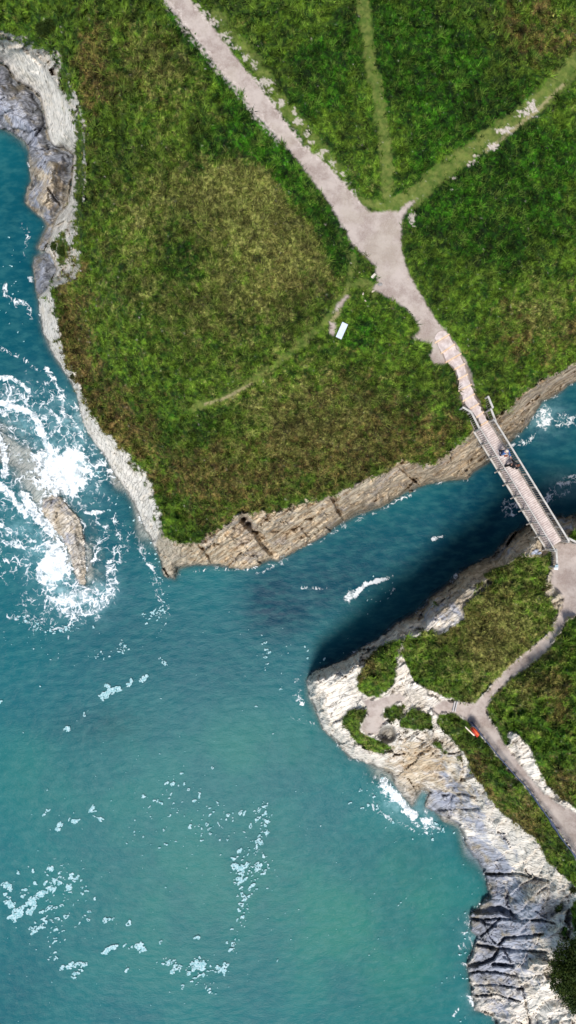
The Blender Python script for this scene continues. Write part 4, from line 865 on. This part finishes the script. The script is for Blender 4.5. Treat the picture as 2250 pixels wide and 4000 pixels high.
def person(loc, yaw, label, cloth_top, cloth_leg, shoe, hair, hair_long, hold_l=None, hold_r=None, stride=.12, h=1.75, lean=(0,0)):
    e = empty('person', loc, label, 'person'); e.rotation_euler = (0, 0, yaw); k = h/1.75
    Rinv = Matrix.Rotation(-yaw, 3, 'Z')
    def V(x, y, zz): f = max(0, zz-.95)/.8; return Vector((x*k+lean[0]*f, y*k+lean[1]*f, zz*k))
    N = {}; E = []
    def node(key, p, r): N[key] = (p, r if not isinstance(r, tuple) else r)
    node('pel', V(0,0,.95), (.115*k,.09*k)); node('bel', V(0,.01,1.10), (.115*k,.085*k)); node('che', V(0,0,1.30), (.14*k,.095*k)); node('nb', V(0,-.01,1.46), (.07*k,.06*k)); node('neck', V(0,0,1.53), .05*k)
    node('jaw', V(0,.02,1.60), (.062*k,.072*k)); node('head', V(0,.01,1.67), (.078*k,.095*k)); node('crown', V(0,0,1.74), (.055*k,.07*k))
    E += [('pel','bel'),('bel','che'),('che','nb'),('nb','neck'),('neck','jaw'),('jaw','head'),('head','crown')]
    hands = {}
    for s, tgt in ((-1, hold_l), (1, hold_r)):
        c = 'LR'[s > 0]
        st = stride*s
        node('hip'+c, V(.09*s, 0, .90), .088*k); node('kne'+c, V(.10*s, st*.6+.02, .50), .056*k); node('ank'+c, V(.10*s, st, .09), .040*k); node('toe'+c, V(.11*s, st+.15, .035), (.040*k,.03*k))
        E += [('pel','hip'+c),('hip'+c,'kne'+c),('kne'+c,'ank'+c),('ank'+c,'toe'+c)]
        sh = V(.185*s, 0, 1.42)
        if tgt is not None:
            hp = Rinv@(Vector(tgt)-Vector(loc)); mid = (sh+hp)/2+Vector((.02*s, 0, -.03)); d_ = (hp-mid).normalized(); el = mid
        else:
            el = V(.235*s, -.03, 1.13); hp = V(.25*s, .06, .88); d_ = (hp-el).normalized()
        node('sho'+c, sh, .060*k); node('elb'+c, el, .042*k); node('wri'+c, hp-d_*.09, .027*k); node('pal'+c, hp, (.038*k,.018*k))
        E += [('che','sho'+c),('sho'+c,'elb'+c),('elb'+c,'wri'+c),('wri'+c,'pal'+c)]
        side_ = d_.cross(Vector((0,0,1))).normalized() if abs(d_.z) < .95 else Vector((0,1,0)); nrm_ = side_.cross(d_)
        for fi, (o_, ln) in enumerate(((-.027,.068),(-.009,.078),(.009,.073),(.027,.058))):
            a_ = hp+d_*.045+side_*o_; b_ = a_+d_*ln*.55-nrm_*.008; c_ = b_+d_*ln*.4-nrm_*.022
            node(f'f{fi}a'+c, a_, .0095); node(f'f{fi}b'+c, b_, .0085); node(f'f{fi}c'+c, c_, .007); E += [('pal'+c,f'f{fi}a'+c),(f'f{fi}a'+c,f'f{fi}b'+c),(f'f{fi}b'+c,f'f{fi}c'+c)]
        ta = hp-d_*.02+side_*.04; node('tha'+c, ta, .011); node('thb'+c, ta+d_*.03+side_*.02-nrm_*.01, .0085); E += [('pal'+c,'tha'+c),('tha'+c,'thb'+c)]
        hands[c] = (sh, el, hp-d_*.10)
    body = skin_obj('body', N, E, M_skin, e)
    # face
    f = MB(); hd = N['head'][0]
    f.ell(hd+Vector((0,.115*k,-.015)), (.013,.02,.022), 5); f.build('nose', M_skin, None).parent = e
    for s in (-1, 1):
        MB().ell(hd+Vector((.032*s,.093*k,.012)), (.012,.008,.008), 5).build('eye', plain('eye', (.06,.04,.03)), None).parent = e
        MB().ell(hd+Vector((.084*s,.0,-.005)), (.012,.022,.032), 5).build('ear', M_skin, None).parent = e
    MB().ell(hd+Vector((0,.093*k,-.058)), (.024,.010,.007), 5).build('mouth', plain('lips', (.42,.12,.10)), None).parent = e
    # clothes: shells around the same skeleton
    T = {'low': (V(0,0,.84), (.15*k,.125*k)), 'pel': (V(0,0,.96), (.145*k,.12*k)), 'bel': (N['bel'][0], (.138*k,.105*k)), 'che': (N['che'][0], (.165*k,.115*k)), 'nb': (N['nb'][0], (.085*k,.075*k))}; TE = [('low','pel'),('pel','bel'),('bel','che'),('che','nb')]
    for c in 'LR':
        sh, el, wr = hands[c]; T['s'+c] = (sh, .078*k); T['e'+c] = (el, .058*k); T['w'+c] = (wr, .042*k); TE += [('che','s'+c),('s'+c,'e'+c),('e'+c,'w'+c)]
    skin_obj('jacket', T, TE, cloth_top, e)
    T = {'pel': (V(0,0,.97), (.125*k,.10*k))}; TE = []
    for c, s in (('L', -1), ('R', 1)):
        T['h'+c] = (N['hip'+c][0], .102*k); T['k'+c] = (N['kne'+c][0], .074*k); T['a'+c] = (N['ank'+c][0]+Vector((0,0,.03)), .056*k); TE += [('pel','h'+c),('h'+c,'k'+c),('k'+c,'a'+c)]
        a_ = N['ank'+c][0]; MB().ell(a_+Vector((.004*s,.055,-.045)), (.060*k,.155*k,.052*k), 8).build('shoe', shoe, None, smooth=True).parent = e
    skin_obj('trousers', T, TE, cloth_leg, e)
    m = MB(); m.ell(hd+Vector((0,-.022,.028)), (.098*k,.112*k,.098*k), 9, jit=.03)
    if hair_long: m.ell(hd+Vector((0,-.085,-.09)), (.085*k,.045*k,.15*k), 7, jit=.04)
    m.build('hair', hair, None, smooth=True).parent = e
    return e
M_denim = plain('blue_denim', (.035,.095,.26), (.07,.16,.38), .85, scale=18); M_black = plain('black_cloth', (.006,.006,.009), (.012,.012,.016), .85)
M_dark = plain('dark_trousers', (.010,.009,.016), rough=.85); M_whs = plain('white_shoe', (.78,.78,.82)); M_bks = plain('black_shoe', (.008,.008,.010))
M_blond = plain('pale_blonde_hair', (.62,.50,.38), (.72,.62,.52), .7, scale=30); M_brn = plain('reddish_brown_hair', (.16,.06,.03), (.10,.035,.02), .7, scale=30)
fa = P3(1949, 1771, DZ); fb = P3(1984, 1822, DZ)
hold = P3(1997, 1790, DZ+.92)
pa = person(tuple(fa), math.atan2(-.85, .45)-math.pi/2+.4, 'person in blue denim jacket and white shoes with pale hair, holding hands', M_denim, M_dark, M_whs, M_blond, True, hold_l=tuple(hold+Vector((-.02,.05,0))), h=1.70)
pb = person(tuple(fb), math.atan2(.6, .8)-math.pi/2, 'person dressed all in black with brown hair, holding hands', M_black, M_black, M_bks, M_brn, False, hold_l=tuple(hold+Vector((.0,-.04,-.01))), h=1.80, lean=(.10,.06), stride=.16)
MB().ell((0,0,0), (.13,.06,.15), 8, jit=.03).build('shoulder_bag', plain('rust_bag', (.36,.08,.035)), None, smooth=True)
bag = bpy.data.objects['shoulder_bag']; bag.location = fa+Vector((.13,-.24,.98)); tag(bag, 'rust red shoulder bag at the hip of the person in blue denim', 'bag')

# ------------------------------------------------------------------ shrubs and the dark tree in the lower right corner
def leaf_material(name, a, b, c):
    n = NT(name); rnd, _, _, _ = n.attr('t1')
    col = n.mix(rnd, a, b); col = n.mix(n.rng(n.noise(2.5, 4), .5, .7, 0, .7), col, c); return n.out(col, .75, spec=.2)
M_leaf = leaf_material('dark_leaves', (.004,.014,.002), (.034,.060,.005), (.080,.095,.010))
M_leaf2 = leaf_material('gorse_leaves', (.012,.022,.006), (.050,.060,.018), (.075,.055,.025))
M_bark = wood('bark', (.06,.045,.03), (.13,.10,.07))
def plant(name, label, cat, base, blobs, nl, ls, mat, group=None):
    e = empty(name, tuple(base), label, cat, group)
    t = MB(); b = Vector(base)
    top = Vector(blobs[0][0])
    for (c, r) in blobs:
        c = Vector(c); mid = b+(c-b)*.5+Vector((random.uniform(-.1,.1), random.uniform(-.1,.1), .1*r[2])); t.tube([b-UPV*.3, b+UPV*.1, mid, c], [r[0]*.16, r[0]*.13, r[0]*.07, r[0]*.02], 6)
    t.build('trunk', M_bark, e, smooth=True)
    Vs, At = [], []
    tot = sum(r[0]*r[1] for _, r in blobs)
    for c, r in blobs:
        n = int(nl*r[0]*r[1]/tot)
        # leaf clumps: sprigs gathered around random centres so gaps stay open
        nc_ = max(6, n//22); dirs = RNG.normal(size=(nc_, 3)); dirs /= np.linalg.norm(dirs, axis=1, keepdims=True); dirs[:, 2] = np.abs(dirs[:, 2])*.9-.15
        cen = np.array(c)+dirs*np.array(r)*(RNG.uniform(.45, 1.0, nc_)[:, None]); cr = RNG.random(nc_)
        k = RNG.integers(0, nc_, n); off = RNG.normal(size=(n, 3))*ls*1.6
        o = cen[k]+off
        d1 = RNG.normal(size=(n, 3)); d1 /= np.linalg.norm(d1, axis=1, keepdims=True); d2 = np.cross(d1, RNG.normal(size=(n, 3))); d2 /= np.linalg.norm(d2, axis=1, keepdims=True)
        s = ls*RNG.uniform(.5, 1.2, n)[:, None]
        Vs.append(np.stack([o-d1*s, o+d2*s*.5, o+d1*s, o-d2*s*.5], 1)); rr = np.clip(cr[k]*.75+RNG.random(n)*.35, 0, 1)
        At.append(np.repeat(np.stack([rr, rr, rr, rr], -1)[:, None], 4, 1))
    Vv = np.concatenate(Vs).reshape(-1, 3)-np.array(base); Aa = np.concatenate(At).reshape(-1, 4)
    np_mesh('crown', Vv, np.arange(len(Vv)).reshape(-1, 4), 4, mat, parent=e, smooth=False, attrs={'t1': Aa})
tb = P3(2330, 3800, 5.0)
bl = [(P3(2240,3790,8.6), (1.7,1.9,1.5)), (P3(2215,3740,8.2), (1.1,1.2,1.0)), (P3(2190,3830,7.6), (.9,1.0,.9)), (P3(2290,3900,8.0), (1.5,1.3,1.2)), (P3(2330,3760,9.3), (2.0,2.2,1.6)), (P3(2178,3775,7.2), (.55,.5,.6)),
      (P3(2230,3880,7.4), (.9,.8,.9)), (P3(2262,3925,7.0), (.6,.7,.7)), (P3(2400,3860,8.6), (1.9,1.7,1.4)), (P3(2262,3715,7.6), (.9,.6,.9))]
plant('tree', 'dense dark green tree leaning over the pale rocks in the bottom right corner', 'tree', tb, bl, 42000, .075, M_leaf)
def shrub(u, v, s, label, n=1500, mat=M_leaf2):
    b = sit(u, v); bl = [(b+Vector((random.uniform(-.4,.4)*s, random.uniform(-.4,.4)*s, s*.35)), (s*random.uniform(.6,.9), s*random.uniform(.5,.8), s*.45)) for _ in range(4)]
    plant('shrub', label, 'shrub', b, bl, n, .05, mat, 'shrubs on the cliffs')
shrub(2182, 3556, .30, 'small round dark shrub on the pale beach rocks, above the tree')
shrub(2205, 3662, .26, 'small dark shrub on bare rock just above the tree crown')
shrub(2245, 3470, .35, 'dark shrub on the cliff edge at the right picture side below the grassy bank')
shrub(290, 1472, .20, 'small reddish green shrub on the rim of the white west cliff')
shrub(160, 130, .62, 'large green shrub clump on the eroded cream cliff at the top left', 3000, M_leaf)
shrub(196, 108, .45, 'green shrub behind the large clump at the top left cliff', 2000, M_leaf)
shrub(218, 965, .42, 'green shrub hanging on the cream cliff halfway down the west side', 2200, M_leaf)
shrub(250, 985, .34, 'smaller green shrub right of the one hanging on the west cliff', 1500, M_leaf)
shrub(1010, 1010, .3, 'low tawny bush in the straw coloured grass', 900)

# ------------------------------------------------------------------ light, sky, camera
w = bpy.data.worlds.new('World'); S.world = w; w.use_nodes = True; nt = w.node_tree
sky = nt.nodes.new('ShaderNodeTexSky'); sky.sky_type = 'NISHITA'; sky.sun_disc = False
EL = math.radians(67); AZX, AZY = -.22, -.975     # the sun stands towards the bottom of the plan, veiled by thin cloud
sky.sun_elevation = EL; sky.sun_rotation = math.atan2(AZX, AZY)
bg = nt.nodes['Background']; nt.links.new(sky.outputs[0], bg.inputs[0]); bg.inputs[1].default_value = .10
sd_ = Vector((AZX*math.cos(EL), AZY*math.cos(EL), math.sin(EL))).normalized()
sl = bpy.data.lights.new('sun', 'SUN'); sl.energy = 3.2; sl.angle = math.radians(15); sl.color = (1, .95, .88)
so = bpy.data.objects.new('sun', sl); C.objects.link(so); so.rotation_euler = sd_.to_track_quat('Z', 'Y').to_euler()
cam = bpy.data.cameras.new('camera'); cam.sensor_fit = 'VERTICAL'; cam.sensor_height = 36; cam.lens = F/4000*36; cam.clip_end = 3000
co = bpy.data.objects.new('camera', cam); C.objects.link(co); co.location = (0, 0, CZ); co.rotation_euler = (0, 0, 0); S.camera = co
S.view_settings.view_transform = 'Standard'; S.view_settings.look = 'None'; S.view_settings.exposure = .36; S.view_settings.gamma = 1
S.render.engine = 'CYCLES'
